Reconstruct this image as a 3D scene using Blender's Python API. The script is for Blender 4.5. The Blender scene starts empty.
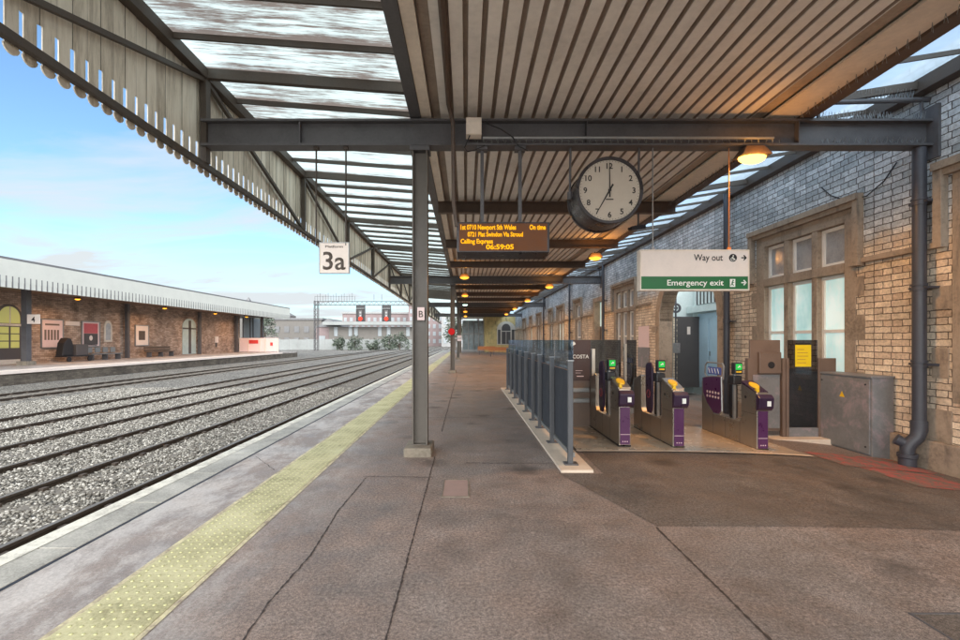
import bpy, math, random
import numpy as np
from mathutils import Vector, Matrix
random.seed(7); rng = np.random.default_rng(7)
scn = bpy.context.scene
COL = scn.collection
R = math.radians

# ------------------------------------------------------------------ materials
def srgb(r, g, b):
    f = lambda c: (c/12.92 if c <= .04045 else ((c+.055)/1.055)**2.4)
    return (f(r/255), f(g/255), f(b/255), 1)

class NT:
    def __init__(s, name):
        s.m = bpy.data.materials.new(name); s.m.use_nodes = True
        s.t = s.m.node_tree; s.t.nodes.clear()
        s.out = s.n('ShaderNodeOutputMaterial')
    def n(s, typ, **kw):
        nd = s.t.nodes.new(typ)
        for k, v in kw.items(): setattr(nd, k, v)
        return nd
    def l(s, a, b): s.t.links.new(a, b)
    def val(s, sock, v):
        if hasattr(v, 'is_linked') or isinstance(v, bpy.types.NodeSocket): s.l(v, sock)
        else: sock.default_value = v
    def coord(s, scale=(1, 1, 1), kind='Object'):
        tc = s.n('ShaderNodeTexCoord'); mp = s.n('ShaderNodeMapping')
        s.l(tc.outputs[kind], mp.inputs[0]); mp.inputs['Scale'].default_value = scale
        return mp.outputs[0]
    def noise(s, vec, scale, detail=5, rough=.6, dist=0):
        nd = s.n('ShaderNodeTexNoise'); s.l(vec, nd.inputs['Vector'])
        nd.inputs['Scale'].default_value = scale; nd.inputs['Detail'].default_value = detail
        nd.inputs['Roughness'].default_value = rough; nd.inputs['Distortion'].default_value = dist
        return nd.outputs['Fac']
    def ramp(s, fac, stops):
        r = s.n('ShaderNodeValToRGB'); s.l(fac, r.inputs[0])
        e = r.color_ramp.elements
        while len(e) < len(stops): e.new(.5)
        for i, (p, c) in enumerate(stops):
            e[i].position = p; e[i].color = c if len(c) == 4 else (*c, 1)
        return r.outputs[0]
    def mix(s, fac, a, b, mode='MIX'):
        m = s.n('ShaderNodeMix', data_type='RGBA', blend_type=mode)
        s.val(m.inputs[0], fac); s.val(m.inputs[6], a); s.val(m.inputs[7], b)
        return m.outputs[2]
    def math(s, op, a, b=None, clamp=False):
        m = s.n('ShaderNodeMath', operation=op, use_clamp=clamp)
        s.val(m.inputs[0], a)
        if b is not None: s.val(m.inputs[1], b)
        return m.outputs[0]
    def bump(s, h, strength=.4, dist=.01, normal=None):
        b = s.n('ShaderNodeBump'); b.inputs['Strength'].default_value = strength
        b.inputs['Distance'].default_value = dist; s.l(h, b.inputs['Height'])
        if normal: s.l(normal, b.inputs['Normal'])
        return b.outputs[0]
    def bsdf(s, col, rough=.6, metal=0, normal=None, spec=.5, emis=None, estr=0, alpha=None, coat=0):
        b = s.n('ShaderNodeBsdfPrincipled')
        s.val(b.inputs['Base Color'], col); s.val(b.inputs['Roughness'], rough); s.val(b.inputs['Metallic'], metal)
        b.inputs['Specular IOR Level'].default_value = spec
        if coat: b.inputs['Coat Weight'].default_value = coat
        if normal: s.l(normal, b.inputs['Normal'])
        if emis is not None:
            s.val(b.inputs['Emission Color'], emis); s.val(b.inputs['Emission Strength'], estr)
        s.l(b.outputs[0], s.out.inputs[0])
        return b

def g4(v): return (v, v, v, 1)

def paint(name, col, rough=.5, metal=0, var=.25, scale=6, bump=.15, rust=None, rust_amt=.6):
    m = NT(name); v = m.coord()
    n1 = m.noise(v, scale, 6, .65); n2 = m.noise(v, scale*9, 4, .6)
    f = m.math('ADD', m.math('MULTIPLY', n1, .7), m.math('MULTIPLY', n2, .3))
    dark = tuple(c*(1-var*1.6) for c in col[:3]) + (1,); lite = tuple(min(1, c*(1+var)) for c in col[:3]) + (1,)
    c = m.ramp(f, [(.3, dark), (.52, col), (.72, lite)])
    if rust:
        k = m.ramp(m.noise(v, 2.7, 8, .75, .3), [(rust_amt, g4(0)), (rust_amt+.12, g4(1))])
        c = m.mix(k, c, rust)
    rr = m.ramp(n1, [(.3, g4(max(.05, rough-.12))), (.7, g4(min(1, rough+.15)))])
    m.bsdf(c, rr, metal, m.bump(n2, bump, .004))
    return m.m

def emit(name, col, strength):
    m = NT(name); e = m.n('ShaderNodeEmission'); e.inputs[0].default_value = col; e.inputs[1].default_value = strength
    m.l(e.outputs[0], m.out.inputs[0]); return m.m

M = {}
M['dark_steel'] = paint('dark_steel', srgb(88, 86, 88), .5, 0, .22, 3, rust=srgb(92, 70, 56), rust_amt=.66)
M['column'] = paint('column_paint', srgb(98, 91, 83), .45, 0, .14, 2.5, rust=srgb(100, 72, 52), rust_amt=.7)
M['brown_steel'] = paint('brown_steel', srgb(92, 76, 66), .55, 0, .25, 3, rust=srgb(104, 66, 46), rust_amt=.62)
M['deck'] = paint('deck_sheet', srgb(234, 227, 219), .6, 0, .13, 1.6, rust=srgb(176, 142, 112), rust_amt=.7)
M['deck_shade'] = paint('deck_groove', srgb(172, 156, 142), .8, 0, .2, 3)  # deck sheet with groove and edge-gap shade put into the colour
M['fascia'] = paint('deck_fascia', srgb(232, 218, 202), .6, 0, .14, 2.2)
M['bar'] = paint('glazing_bar', srgb(78, 68, 60), .6, 0, .2, 5)
M['galv'] = paint('galvanised', srgb(150, 152, 152), .4, .6, .12, 8)
M['stainless'] = paint('stainless', srgb(172, 164, 152), .3, .85, .05, 2, bump=.03)
M['grey_box'] = paint('cabinet_grey', srgb(128, 128, 128), .45, .1, .16, 2.4, rust=srgb(158, 144, 146), rust_amt=.5)
M['post_grey'] = paint('post_grey', srgb(86, 87, 90), .45, .2, .1, 6)
M['black'] = paint('black_plastic', srgb(38, 36, 38), .45, 0, .2, 9)
M['clock_case'] = paint('clock_case', srgb(62, 58, 60), .3, .2, .2, 5)
M['dial'] = paint('clock_dial', srgb(190, 178, 162), .5, 0, .05, 4)
M['ink'] = paint('black_ink', srgb(36, 32, 30), .6, 0, .05, 20)
M['ink_grey'] = paint('grey_ink', srgb(88, 78, 70), .6, 0, .05, 20)
M['white'] = paint('white_paint', srgb(236, 222, 212), .5, 0, .05, 4)
M['white_ink'] = paint('white_ink', srgb(240, 240, 232), .5, 0, .02, 20)
M['green'] = paint('sign_green', srgb(26, 106, 54), .45, 0, .08, 6)
M['purple'] = paint('purple_panel', srgb(82, 38, 80), .35, 0, .12, 6)
M['purple_dark'] = paint('purple_dark', srgb(54, 34, 58), .35, 0, .12, 6)
M['yellow'] = paint('yellow_pad', srgb(238, 190, 30), .4, 0, .06, 8)
M['poster_yellow'] = paint('poster_yellow', srgb(238, 208, 30), .5, 0, .06, 8)
M['brown_panel'] = paint('brown_panel', srgb(122, 104, 92), .45, .2, .1, 4)
M['costa'] = paint('shop_board', srgb(74, 54, 50), .5, 0, .08, 5)
M['downpipe'] = paint('downpipe', srgb(62, 63, 70), .45, 0, .18, 5)
M['white_frame'] = paint('window_frame', srgb(206, 198, 186), .5, 0, .1, 8)
M['blue_door'] = paint('blue_door', srgb(186, 212, 228), .5, 0, .08, 3)
M['pale_blue'] = paint('pale_blue_plaster', srgb(206, 218, 218), .7, 0, .1, 3)
M['dark_door'] = paint('dark_door', srgb(82, 78, 78), .55, 0, .12, 4)
M['wood'] = paint('bench_wood', srgb(176, 118, 74), .6, 0, .2, 14)
M['old_wood'] = paint('weathered_wood', srgb(98, 84, 72), .7, 0, .2, 14)
M['red'] = paint('red_paint', srgb(206, 60, 56), .5, 0, .08, 8)
M['pink'] = paint('pink_poster', srgb(232, 206, 204), .5, 0, .05, 8)
M['poster_red'] = paint('poster_red', srgb(196, 92, 98), .5, 0, .15, 8)
M['orange'] = emit('orange_led', srgb(255, 178, 24), 1.5)
M['amber_glow'] = paint('led_panel', srgb(110, 62, 22), .6, 0, .12, 8)  # glow around the LED text put into the panel colour
M['lamp_glow'] = emit('sodium_glow', (1, .42, .04, 1), 2.6)
M['lamp_hot'] = emit('sodium_hot', (1, .52, .09, 1), 6)
M['lamp_white'] = emit('cool_glow', (.6, 1, .8, 1), 5)
M['green_led'] = emit('green_arrow', srgb(60, 210, 90), 1.0)
M['red_led'] = emit('red_signal', (1, .05, .03, 1), 3)
M['tag_white'] = M['white_ink']
M['mesh_black'] = M['black']

def mat_stone(name='dressed_stone', base=srgb(176, 156, 134)):
    m = NT(name); v = m.coord()
    n1 = m.noise(v, 2.2, 8, .7); n2 = m.noise(v, 22, 6, .65); n3 = m.noise(m.coord((1, 1, .25)), 3.5, 6, .7, .4)
    d = tuple(c*.5 for c in base[:3])+(1,); li = tuple(min(1, c*1.25) for c in base[:3])+(1,)
    c = m.ramp(m.math('ADD', m.math('MULTIPLY', n1, .6), m.math('MULTIPLY', n2, .4)), [(.32, d), (.5, base), (.7, li)])
    k = m.ramp(n3, [(.52, g4(0)), (.72, g4(.75))])
    c = m.mix(k, c, srgb(84, 78, 74))
    m.bsdf(c, .85, 0, m.bump(n2, .5, .01))
    return m.m
M['stone'] = mat_stone('dressed_stone', srgb(160, 144, 126))
M['concrete'] = mat_stone('concrete', srgb(132, 122, 108))
M['yellow_stone'] = mat_stone('yellow_stone', srgb(206, 184, 128))

def mat_brick(name, low, low2, up, up2, split_z, axis='y', mortar=srgb(108, 96, 86), bw=.28, bh=.095, squash=True, mort=.014):
    m = NT(name); tc = m.n('ShaderNodeTexCoord'); sp = m.n('ShaderNodeSeparateXYZ'); m.l(tc.outputs['Object'], sp.inputs[0])
    # slight waviness of the courses
    nv = m.noise(tc.outputs['Object'], 1.8, 4, .6)
    zz = m.math('ADD', sp.outputs['Z'], m.math('MULTIPLY', m.math('SUBTRACT', nv, .5), .02))
    cb = m.n('ShaderNodeCombineXYZ'); m.l(sp.outputs['Y' if axis == 'y' else 'X'], cb.inputs[0]); m.l(zz, cb.inputs[1])
    nd = m.n('ShaderNodeTexNoise'); m.l(cb.outputs[0], nd.inputs['Vector']); nd.inputs['Scale'].default_value = 14; nd.inputs['Detail'].default_value = 4
    w = m.n('ShaderNodeVectorMath', operation='SCALE'); m.l(nd.outputs['Color'], w.inputs[0]); w.inputs['Scale'].default_value = .024
    ad = m.n('ShaderNodeVectorMath', operation='ADD'); m.l(cb.outputs[0], ad.inputs[0]); m.l(w.outputs[0], ad.inputs[1])
    def brick(c1, c2, mo):
        b = m.n('ShaderNodeTexBrick'); m.l(ad.outputs[0], b.inputs['Vector'])
        b.inputs['Scale'].default_value = 1; b.inputs['Brick Width'].default_value = bw; b.inputs['Row Height'].default_value = bh
        b.inputs['Mortar Size'].default_value = mort*.5; b.inputs['Mortar Smooth'].default_value = .35; b.inputs['Bias'].default_value = 0
        b.offset = .5; b.offset_frequency = 2; b.squash = .55 if squash else 1; b.squash_frequency = 2
        b.inputs['Color1'].default_value = c1; b.inputs['Color2'].default_value = c2; b.inputs['Mortar'].default_value = mo
        return b
    b1 = brick(low, low2, mortar); b2 = brick(up, up2, tuple(c*.75 for c in mortar[:3])+(1,))
    k = m.math('MULTIPLY', m.math('SUBTRACT', m.math('ADD', sp.outputs['Z'], m.math('MULTIPLY', m.math('SUBTRACT', m.noise(tc.outputs['Object'], 2.2, 6, .7), .5), .8)), split_z), 3.2, True)
    c = m.mix(k, b1.outputs[0], b2.outputs[0])
    nb = m.noise(tc.outputs['Object'], 26, 6, .7); nl = m.noise(tc.outputs['Object'], .9, 7, .7)
    c = m.mix(.8, c, m.ramp(nb, [(.3, g4(.55)), (.62, g4(1.1))]), 'MULTIPLY')
    c = m.mix(.8, c, m.ramp(nl, [(.32, g4(.38)), (.56, g4(1.05))]), 'MULTIPLY')
    hgt = m.math('ADD', m.math('MULTIPLY', m.math('SUBTRACT', 1, b1.outputs['Fac']), .8), m.math('MULTIPLY', nb, .5))
    m.bsdf(c, .85, 0, m.bump(hgt, .9, .02))
    return m.m
M['brick'] = mat_brick('station_brick', srgb(246, 228, 202), srgb(212, 190, 166), srgb(228, 232, 234), srgb(180, 188, 192), 2.85)  # upper courses greyer: weathering, with blue skylight put into the colour
M['brick_x'] = mat_brick('station_brick_cross', srgb(246, 228, 202), srgb(212, 190, 166), srgb(228, 232, 234), srgb(180, 188, 192), 2.85, 'x')
M['brick_far'] = mat_brick('far_brick', srgb(214, 190, 172), srgb(168, 142, 124), srgb(186, 164, 146), srgb(146, 126, 112), 3.4, squash=False, bw=.34, bh=.12)

# tarmac with stains; pale edge: worn marks, plus damp sheen put into the colour
def mat_tarmac(name, base, edge_sheen=True):
    m = NT(name); v = m.coord()
    big = m.noise(v, .6, 10, .72, .5); mid = m.noise(v, 2.6, 10, .7, 0); fine = m.noise(v, 46, 6, .85); grain = m.noise(v, 150, 3, .9)
    mul = lambda t, k: tuple(min(1, x*k) for x in t[:3])+(1,)
    f = m.math('ADD', m.math('MULTIPLY', big, .45), m.math('MULTIPLY', mid, .55))
    c = m.ramp(f, [(.38, mul(base, .68)), (.50, base), (.62, mul(base, 1.3))])
    c = m.mix(1, c, m.ramp(fine, [(.36, g4(.42)), (.5, g4(1)), (.64, g4(1.6))]), 'MULTIPLY')
    c = m.mix(.9, c, m.ramp(grain, [(.34, g4(.45)), (.5, g4(1)), (.68, g4(1.9))]), 'MULTIPLY')
    warm = m.ramp(m.noise(v, 1.1, 6, .7), [(.42, (.94, .98, 1.02, 1)), (.6, (1.06, .99, .96, 1))])
    c = m.mix(.8, c, warm, 'MULTIPLY')
    vo = m.n('ShaderNodeTexVoronoi'); m.l(v, vo.inputs['Vector']); vo.inputs['Scale'].default_value = 1.1
    spot = m.ramp(m.math('ADD', vo.outputs['Distance'], m.math('MULTIPLY', m.math('SUBTRACT', m.noise(v, 7, 7, .8), .5), .5)), [(.08, g4(.75)), (.27, g4(0))])
    c = m.mix(spot, c, mul(base, .35))
    vo2 = m.n('ShaderNodeTexVoronoi'); m.l(v, vo2.inputs['Vector']); vo2.inputs['Scale'].default_value = 2.6
    gum = m.ramp(m.math('ADD', vo2.outputs['Distance'], m.math('MULTIPLY', m.noise(v, 30, 3, .7), .02)), [(.045, g4(.6)), (.06, g4(0))])
    c = m.mix(gum, c, mul(base, 1.9))
    rough = m.ramp(mid, [(.4, g4(.5)), (.6, g4(.85))])
    if edge_sheen:
        sx = m.n('ShaderNodeSeparateXYZ'); m.l(v, sx.inputs[0])
        edge = m.math('MULTIPLY', m.math('SUBTRACT', -1.0, sx.outputs['X']), .9, True)
        w = m.ramp(m.noise(m.coord((1, .5, 1)), 1.6, 12, .8, .2), [(.45, g4(0)), (.57, g4(1))])
        w = m.math('MULTIPLY', w, edge)
        c = m.mix(m.math('MULTIPLY', edge, .42), c, srgb(176, 168, 164))  # brighter light towards the edge put into the colour
        c = m.mix(m.math('MULTIPLY', w, m.math('MULTIPLY', fine, 1.0)), c, srgb(226, 222, 218))
    h = m.math('ADD', m.math('ADD', fine, grain), m.math('MULTIPLY', mid, .1))
    m.bsdf(c, rough, 0, m.bump(h, .6, .004), .35)
    return m.m
M['tarmac'] = mat_tarmac('tarmac', srgb(134, 121, 113))
M['tarmac_patch'] = mat_tarmac('tarmac_patch', srgb(104, 95, 88), edge_sheen=False)

def mat_tactile():
    m = NT('tactile_paving'); v = m.coord()
    n = m.noise(v, 2.2, 7, .7); f = m.noise(v, 60, 4, .7)
    c = m.ramp(m.math('ADD', m.math('MULTIPLY', n, .6), m.math('MULTIPLY', f, .4)), [(.38, srgb(150, 144, 108)), (.5, srgb(194, 188, 146)), (.64, srgb(214, 208, 168))])
    m.bsdf(c, .7, 0, m.bump(f, .35, .004)); return m.m
M['tactile'] = mat_tactile()
def mat_coping():
    m = NT('coping_stone'); v = m.coord()
    n = m.noise(v, 1.4, 8, .72); f = m.noise(v, 70, 4, .7)
    c = m.ramp(m.math('ADD', m.math('MULTIPLY', n, .6), m.math('MULTIPLY', f, .4)), [(.38, srgb(126, 122, 114)), (.5, srgb(168, 164, 154)), (.64, srgb(204, 200, 190))])
    m.bsdf(c, .6, 0, m.bump(f, .4, .004)); return m.m
M['coping'] = mat_coping()
def mat_worn(name, col, under, thr=.5, sc=6, w=.1):
    m = NT(name); v = m.coord()
    n = m.math('ADD', m.math('MULTIPLY', m.noise(v, sc, 8, .75), .7), m.math('MULTIPLY', m.noise(v, 45, 4, .7), .3))
    k = m.ramp(n, [(thr-w*.5, g4(1)), (thr+w*.5, g4(0))])
    c = m.mix(k, under, col); m.bsdf(c, .7, 0, m.bump(n, .4, .004)); return m.m
M['edge_line'] = mat_worn('edge_line', srgb(226, 222, 208), srgb(150, 144, 134), .56, 5, .2)
M['red_mark'] = mat_worn('worn_red_paint', srgb(172, 84, 78), srgb(112, 102, 93), .49, 8, .06)

def mat_ballast():
    m = NT('ballast'); v = m.coord()
    vo = m.n('ShaderNodeTexVoronoi'); m.l(v, vo.inputs['Vector']); vo.inputs['Scale'].default_value = 19; vo.inputs['Randomness'].default_value = 1
    big = m.noise(v, .5, 6, .6)
    bw = m.n('ShaderNodeRGBToBW'); m.l(vo.outputs['Color'], bw.inputs[0])
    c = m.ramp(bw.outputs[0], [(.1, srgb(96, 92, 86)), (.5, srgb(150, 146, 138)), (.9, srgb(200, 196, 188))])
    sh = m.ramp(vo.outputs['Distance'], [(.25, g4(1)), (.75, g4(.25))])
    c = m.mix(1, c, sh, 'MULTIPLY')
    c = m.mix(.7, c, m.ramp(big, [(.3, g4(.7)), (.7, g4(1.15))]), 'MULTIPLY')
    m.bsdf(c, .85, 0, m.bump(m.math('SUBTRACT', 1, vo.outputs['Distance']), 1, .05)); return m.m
M['ballast'] = mat_ballast()
def mat_rocks():
    m = NT('ballast_stone')
    gi = m.n('ShaderNodeNewGeometry')
    c = m.ramp(gi.outputs['Random Per Island'], [(0, srgb(84, 80, 74)), (.5, srgb(136, 132, 124)), (1, srgb(192, 188, 180))])
    m.bsdf(c, .8, 0, m.bump(m.noise(m.coord(), 60, 4, .7), .3, .004)); return m.m
M['rocks'] = mat_rocks()
M['rail_side'] = paint('rail_rust', srgb(74, 64, 56), .7, 0, .2, 6)
M['rail_top'] = paint('rail_head', srgb(120, 114, 106), .5, .3, .1, 5)
M['sleeper'] = mat_stone('sleeper', srgb(112, 106, 98))
M['plat_wall'] = mat_brick('platform_wall', srgb(120, 112, 100), srgb(92, 84, 76), srgb(120, 112, 100), srgb(92, 84, 76), 9, squash=False)

# roof glass: dirty wired glass seen from below
def mat_roofglass(name, clean, dirty, amt, dirt_scale, tl=.86):
    m = NT(name); v = m.coord()
    vs = m.coord((1.1, 13, 1))
    n1 = m.noise(vs, dirt_scale, 9, .72, .25); n2 = m.noise(vs, dirt_scale*3.2, 7, .75)
    n3 = m.noise(v, .9, 4, .6)
    f = m.math('ADD', m.math('MULTIPLY', n1, .5), m.math('ADD', m.math('MULTIPLY', n2, .3), m.math('MULTIPLY', n3, .25)))
    sx = m.n('ShaderNodeSeparateXYZ'); m.l(v, sx.inputs[0])
    near = m.math('MULTIPLY', m.math('SUBTRACT', 10.5, sx.outputs['Y']), .022, True)   # panes over the near bays are dirtier
    f = m.math('ADD', f, m.math('MULTIPLY', near, .55))
    fr = m.math('FRACT', m.math('DIVIDE', m.math('SUBTRACT', sx.outputs['Y'], 6.16), .744))
    nb_ = m.math('MULTIPLY', m.math('ABSOLUTE', m.math('SUBTRACT', fr, .5)), 2.0)
    f = m.math('ADD', f, m.math('MULTIPLY', m.math('POWER', nb_, 5), .10))
    k = m.ramp(f, [(amt, g4(0)), (amt+.09, g4(.9))])
    col = m.mix(k, clean, dirty)
    fog = m.ramp(m.noise(v, 1.1, 5, .6), [(.3, g4(.80)), (.7, g4(1))])
    col = m.mix(1, col, fog, 'MULTIPLY')
    tr = m.n('ShaderNodeBsdfTranslucent'); m.l(col, tr.inputs[0])
    tp = m.n('ShaderNodeBsdfTransparent'); m.l(col, tp.inputs[0])
    mx = m.n('ShaderNodeMixShader'); mx.inputs[0].default_value = tl; m.l(tp.outputs[0], mx.inputs[1]); m.l(tr.outputs[0], mx.inputs[2])
    gl = m.n('ShaderNodeBsdfGlossy'); gl.inputs[0].default_value = g4(.8); gl.inputs['Roughness'].default_value = .25
    m2 = m.n('ShaderNodeMixShader'); m2.inputs[0].default_value = .06; m.l(mx.outputs[0], m2.inputs[1]); m.l(gl.outputs[0], m2.inputs[2])
    m.l(m2.outputs[0], m.out.inputs[0])
    return m.m
M['glass_left'] = mat_roofglass('roof_glass_streaked', srgb(205, 217, 213), srgb(100, 80, 70), .56, .8)
M['glass_right'] = mat_roofglass('roof_glass_clear', srgb(206, 226, 242), srgb(150, 150, 160), .72, .8, .45)

def mat_glass(name, tint, rough=.03, mixf=.25, gcol=(.9, .95, 1, 1), fk=.8):
    m = NT(name)
    tp = m.n('ShaderNodeBsdfTransparent'); tp.inputs[0].default_value = tint
    gl = m.n('ShaderNodeBsdfGlossy'); gl.inputs[0].default_value = gcol; gl.inputs['Roughness'].default_value = rough
    fr = m.n('ShaderNodeFresnel'); fr.inputs[0].default_value = 1.5
    f = m.math('ADD', m.math('MULTIPLY', fr.outputs[0], fk), mixf*.3, True)
    mx = m.n('ShaderNodeMixShader'); m.l(f, mx.inputs[0]); m.l(tp.outputs[0], mx.inputs[1]); m.l(gl.outputs[0], mx.inputs[2])
    m.l(mx.outputs[0], m.out.inputs[0]); return m.m
M['glass_smoke'] = mat_glass('smoked_glass', (.22, .23, .26, 1))
M['glass_fence'] = mat_glass('fence_glass', (.58, .68, .78, 1), .05, .05, (.55,.65,.75,1), .4)
M['fence_panel'] = paint('fence_panel', srgb(50, 52, 58), .85, 0, .08, 3)
M['lit_pane'] = (lambda: (lambda m: (m.bsdf(m.ramp(m.noise(m.coord((1, 1, .6)), 1.6, 4, .6), [(.3, srgb(150, 196, 196)), (.7, srgb(226, 242, 238))]), .1, 0, None, .6,
                 m.ramp(m.noise(m.coord((1, 1, .6)), 1.6, 4, .6), [(.3, srgb(140, 200, 204)), (.7, srgb(226, 246, 242))]), .5), m.m)[1])(NT('lit_window')))()
M['dull_pane'] = paint('dull_pane', srgb(168, 170, 172), .06, 0, .2, 3)
M['white_trim'] = paint('white_trim', srgb(236, 232, 224), .5, 0, .06, 8)
M['warm_pane'] = (lambda: (lambda m: (m.bsdf(srgb(190, 190, 110), .2, 0, None, .5, srgb(190, 196, 120), .2), m.m)[1])(NT('warm_window')))()
M['far_pane'] = paint('far_pane', srgb(176, 196, 196), .15, 0, .1, 2)
M['screen_pane'] = paint('screen_pane', srgb(110, 124, 128), .1, 0, .6, 1.8)

def mat_valance():
    m = NT('valance_boards'); tc = m.n('ShaderNodeTexCoord'); sp = m.n('ShaderNodeSeparateXYZ'); m.l(tc.outputs['Object'], sp.inputs[0])
    idx = m.math('FLOOR', m.math('DIVIDE', sp.outputs['Y'], .16))
    wn = m.n('ShaderNodeTexWhiteNoise', noise_dimensions='1D'); m.l(idx, wn.inputs['W'])
    n = m.noise(m.coord((1, 4, .5)), 3, 8, .75); 
    c = m.ramp(m.math('ADD', m.math('MULTIPLY', n, .75), m.math('MULTIPLY', wn.outputs[0], .25)), [(.32, srgb(170, 158, 140)), (.5, srgb(226, 216, 198)), (.68, srgb(244, 236, 220))])
    fr = m.math('ABSOLUTE', m.math('SUBTRACT', m.math('FRACT', m.math('DIVIDE', sp.outputs['Y'], .16)), .0))
    g = m.ramp(fr, [(.0, g4(.35)), (.03, g4(1)), (.97, g4(1)), (1, g4(.35))])
    c = m.mix(1, c, g, 'MULTIPLY')
    m.bsdf(c, .75, 0, m.bump(n, .3, .004)); return m.m
M['valance'] = mat_valance()
M['far_valance'] = paint('far_valance', srgb(208, 208, 200), .6, 0, .05, 1.5)
M['gate_plate'] = paint('gate_plate', srgb(212, 192, 168), .22, .3, .05, 2, bump=.03)
M['plinth'] = paint('plinth_concrete', srgb(216, 198, 178), .7, 0, .1, 5)
M['hedge'] = paint('hedge', srgb(96, 106, 90), .8, 0, .3, .8)
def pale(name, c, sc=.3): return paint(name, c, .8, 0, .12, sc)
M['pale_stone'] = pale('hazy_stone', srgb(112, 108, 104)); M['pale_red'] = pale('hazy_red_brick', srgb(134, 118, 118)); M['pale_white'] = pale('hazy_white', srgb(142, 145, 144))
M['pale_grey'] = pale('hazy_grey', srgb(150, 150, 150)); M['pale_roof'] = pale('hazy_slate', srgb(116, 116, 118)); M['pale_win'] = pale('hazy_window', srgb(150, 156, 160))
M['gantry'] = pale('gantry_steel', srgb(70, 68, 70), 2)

# ------------------------------------------------------------------ mesh helpers
class MB:
    def __init__(s): s.v = []; s.f = []
    def add(s, vs, fs):
        o = len(s.v); s.v += [tuple(p) for p in vs]; s.f += [tuple(i+o for i in f) for f in fs]; return s
    def box(s, x0, x1, y0, y1, z0, z1):
        vs = [(x0,y0,z0),(x1,y0,z0),(x1,y1,z0),(x0,y1,z0),(x0,y0,z1),(x1,y0,z1),(x1,y1,z1),(x0,y1,z1)]
        return s.add(vs, [(0,3,2,1),(4,5,6,7),(0,1,5,4),(1,2,6,5),(2,3,7,6),(3,0,4,7)])
    def bar(s, p0, p1, w, h, up=(0,0,1)):
        p0 = Vector(p0); p1 = Vector(p1); d = (p1-p0).normalized(); u = Vector(up)
        if abs(d.dot(u)) > .98: u = Vector((1,0,0))
        a = d.cross(u).normalized()*w/2; b = a.cross(d).normalized()*h/2
        vs = [p0-a-b, p0+a-b, p0+a+b, p0-a+b, p1-a-b, p1+a-b, p1+a+b, p1-a+b]
        return s.add(vs, [(0,1,2,3),(7,6,5,4),(0,4,5,1),(1,5,6,2),(2,6,7,3),(3,7,4,0)])
    def tube(s, pts, r, n=10, cap=True):
        pts = [Vector(p) for p in pts]; rings = []; rr = r if isinstance(r, (list, tuple)) else [r]*len(pts)
        prev = None
        for i, p in enumerate(pts):
            d = (pts[min(i+1, len(pts)-1)] - pts[max(i-1, 0)]).normalized()
            u = prev if prev is not None else (Vector((0,0,1)) if abs(d.z) < .9 else Vector((1,0,0)))
            a = (u - d*u.dot(d)).normalized(); b = d.cross(a); prev = a
            rings.append([p + (a*math.cos(t)+b*math.sin(t))*rr[i] for t in [2*math.pi*k/n for k in range(n)]])
        vs = [q for rg in rings for q in rg]; fs = []
        for i in range(len(pts)-1):
            for k in range(n): fs.append((i*n+k, i*n+(k+1)%n, (i+1)*n+(k+1)%n, (i+1)*n+k))
        if cap: fs += [tuple(range(n))[::-1], tuple((len(pts)-1)*n+k for k in range(n))]
        return s.add(vs, fs)
    def prism(s, poly, axis, a, b):
        """poly: 2-D outline; axis 'x': (y,z), 'y': (x,z), 'z': (x,y)"""
        def mk(p, t): return {'x': (t, p[0], p[1]), 'y': (p[0], t, p[1]), 'z': (p[0], p[1], t)}[axis]
        n = len(poly); vs = [mk(p, a) for p in poly] + [mk(p, b) for p in poly]
        return s.add(vs, [tuple(range(n))[::-1], tuple(range(n, 2*n))] + [(i, (i+1) % n, n+(i+1) % n, n+i) for i in range(n)])
    def quad(s, a, b, c, d): return s.add([a, b, c, d], [(0,1,2,3)])
    def disc(s, c, r, y0, y1, n=40, r2=None):
        return s.prism([(c[0]+r*math.cos(2*math.pi*k/n), c[1]+r*math.sin(2*math.pi*k/n)) for k in range(n)], 'y', y0, y1)
    def ring(s, c, r0, r1, y0, y1, n=48):
        for k in range(n):
            t0, t1 = 2*math.pi*k/n, 2*math.pi*(k+1)/n
            P = lambda r, t, y: (c[0]+r*math.cos(t), y, c[1]+r*math.sin(t))
            vs = [P(r0,t0,y0),P(r1,t0,y0),P(r1,t1,y0),P(r0,t1,y0),P(r0,t0,y1),P(r1,t0,y1),P(r1,t1,y1),P(r0,t1,y1)]
            s.add(vs, [(0,1,2,3),(7,6,5,4),(1,5,6,2),(3,7,4,0)])
        return s
    def build(s, name, mat, parent=None, bevel=0, smooth=False, **kw):
        me = bpy.data.meshes.new(name); me.from_pydata(s.v, [], s.f); me.update()
        mats = mat if isinstance(mat, list) else [mat]
        for m in mats: me.materials.append(M[m] if isinstance(m, str) else m)
        import bmesh
        bm = bmesh.new(); bm.from_mesh(me); bmesh.ops.recalc_face_normals(bm, faces=bm.faces); bm.to_mesh(me); bm.free()
        return link(me, name, parent, bevel, smooth, **kw)

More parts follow.
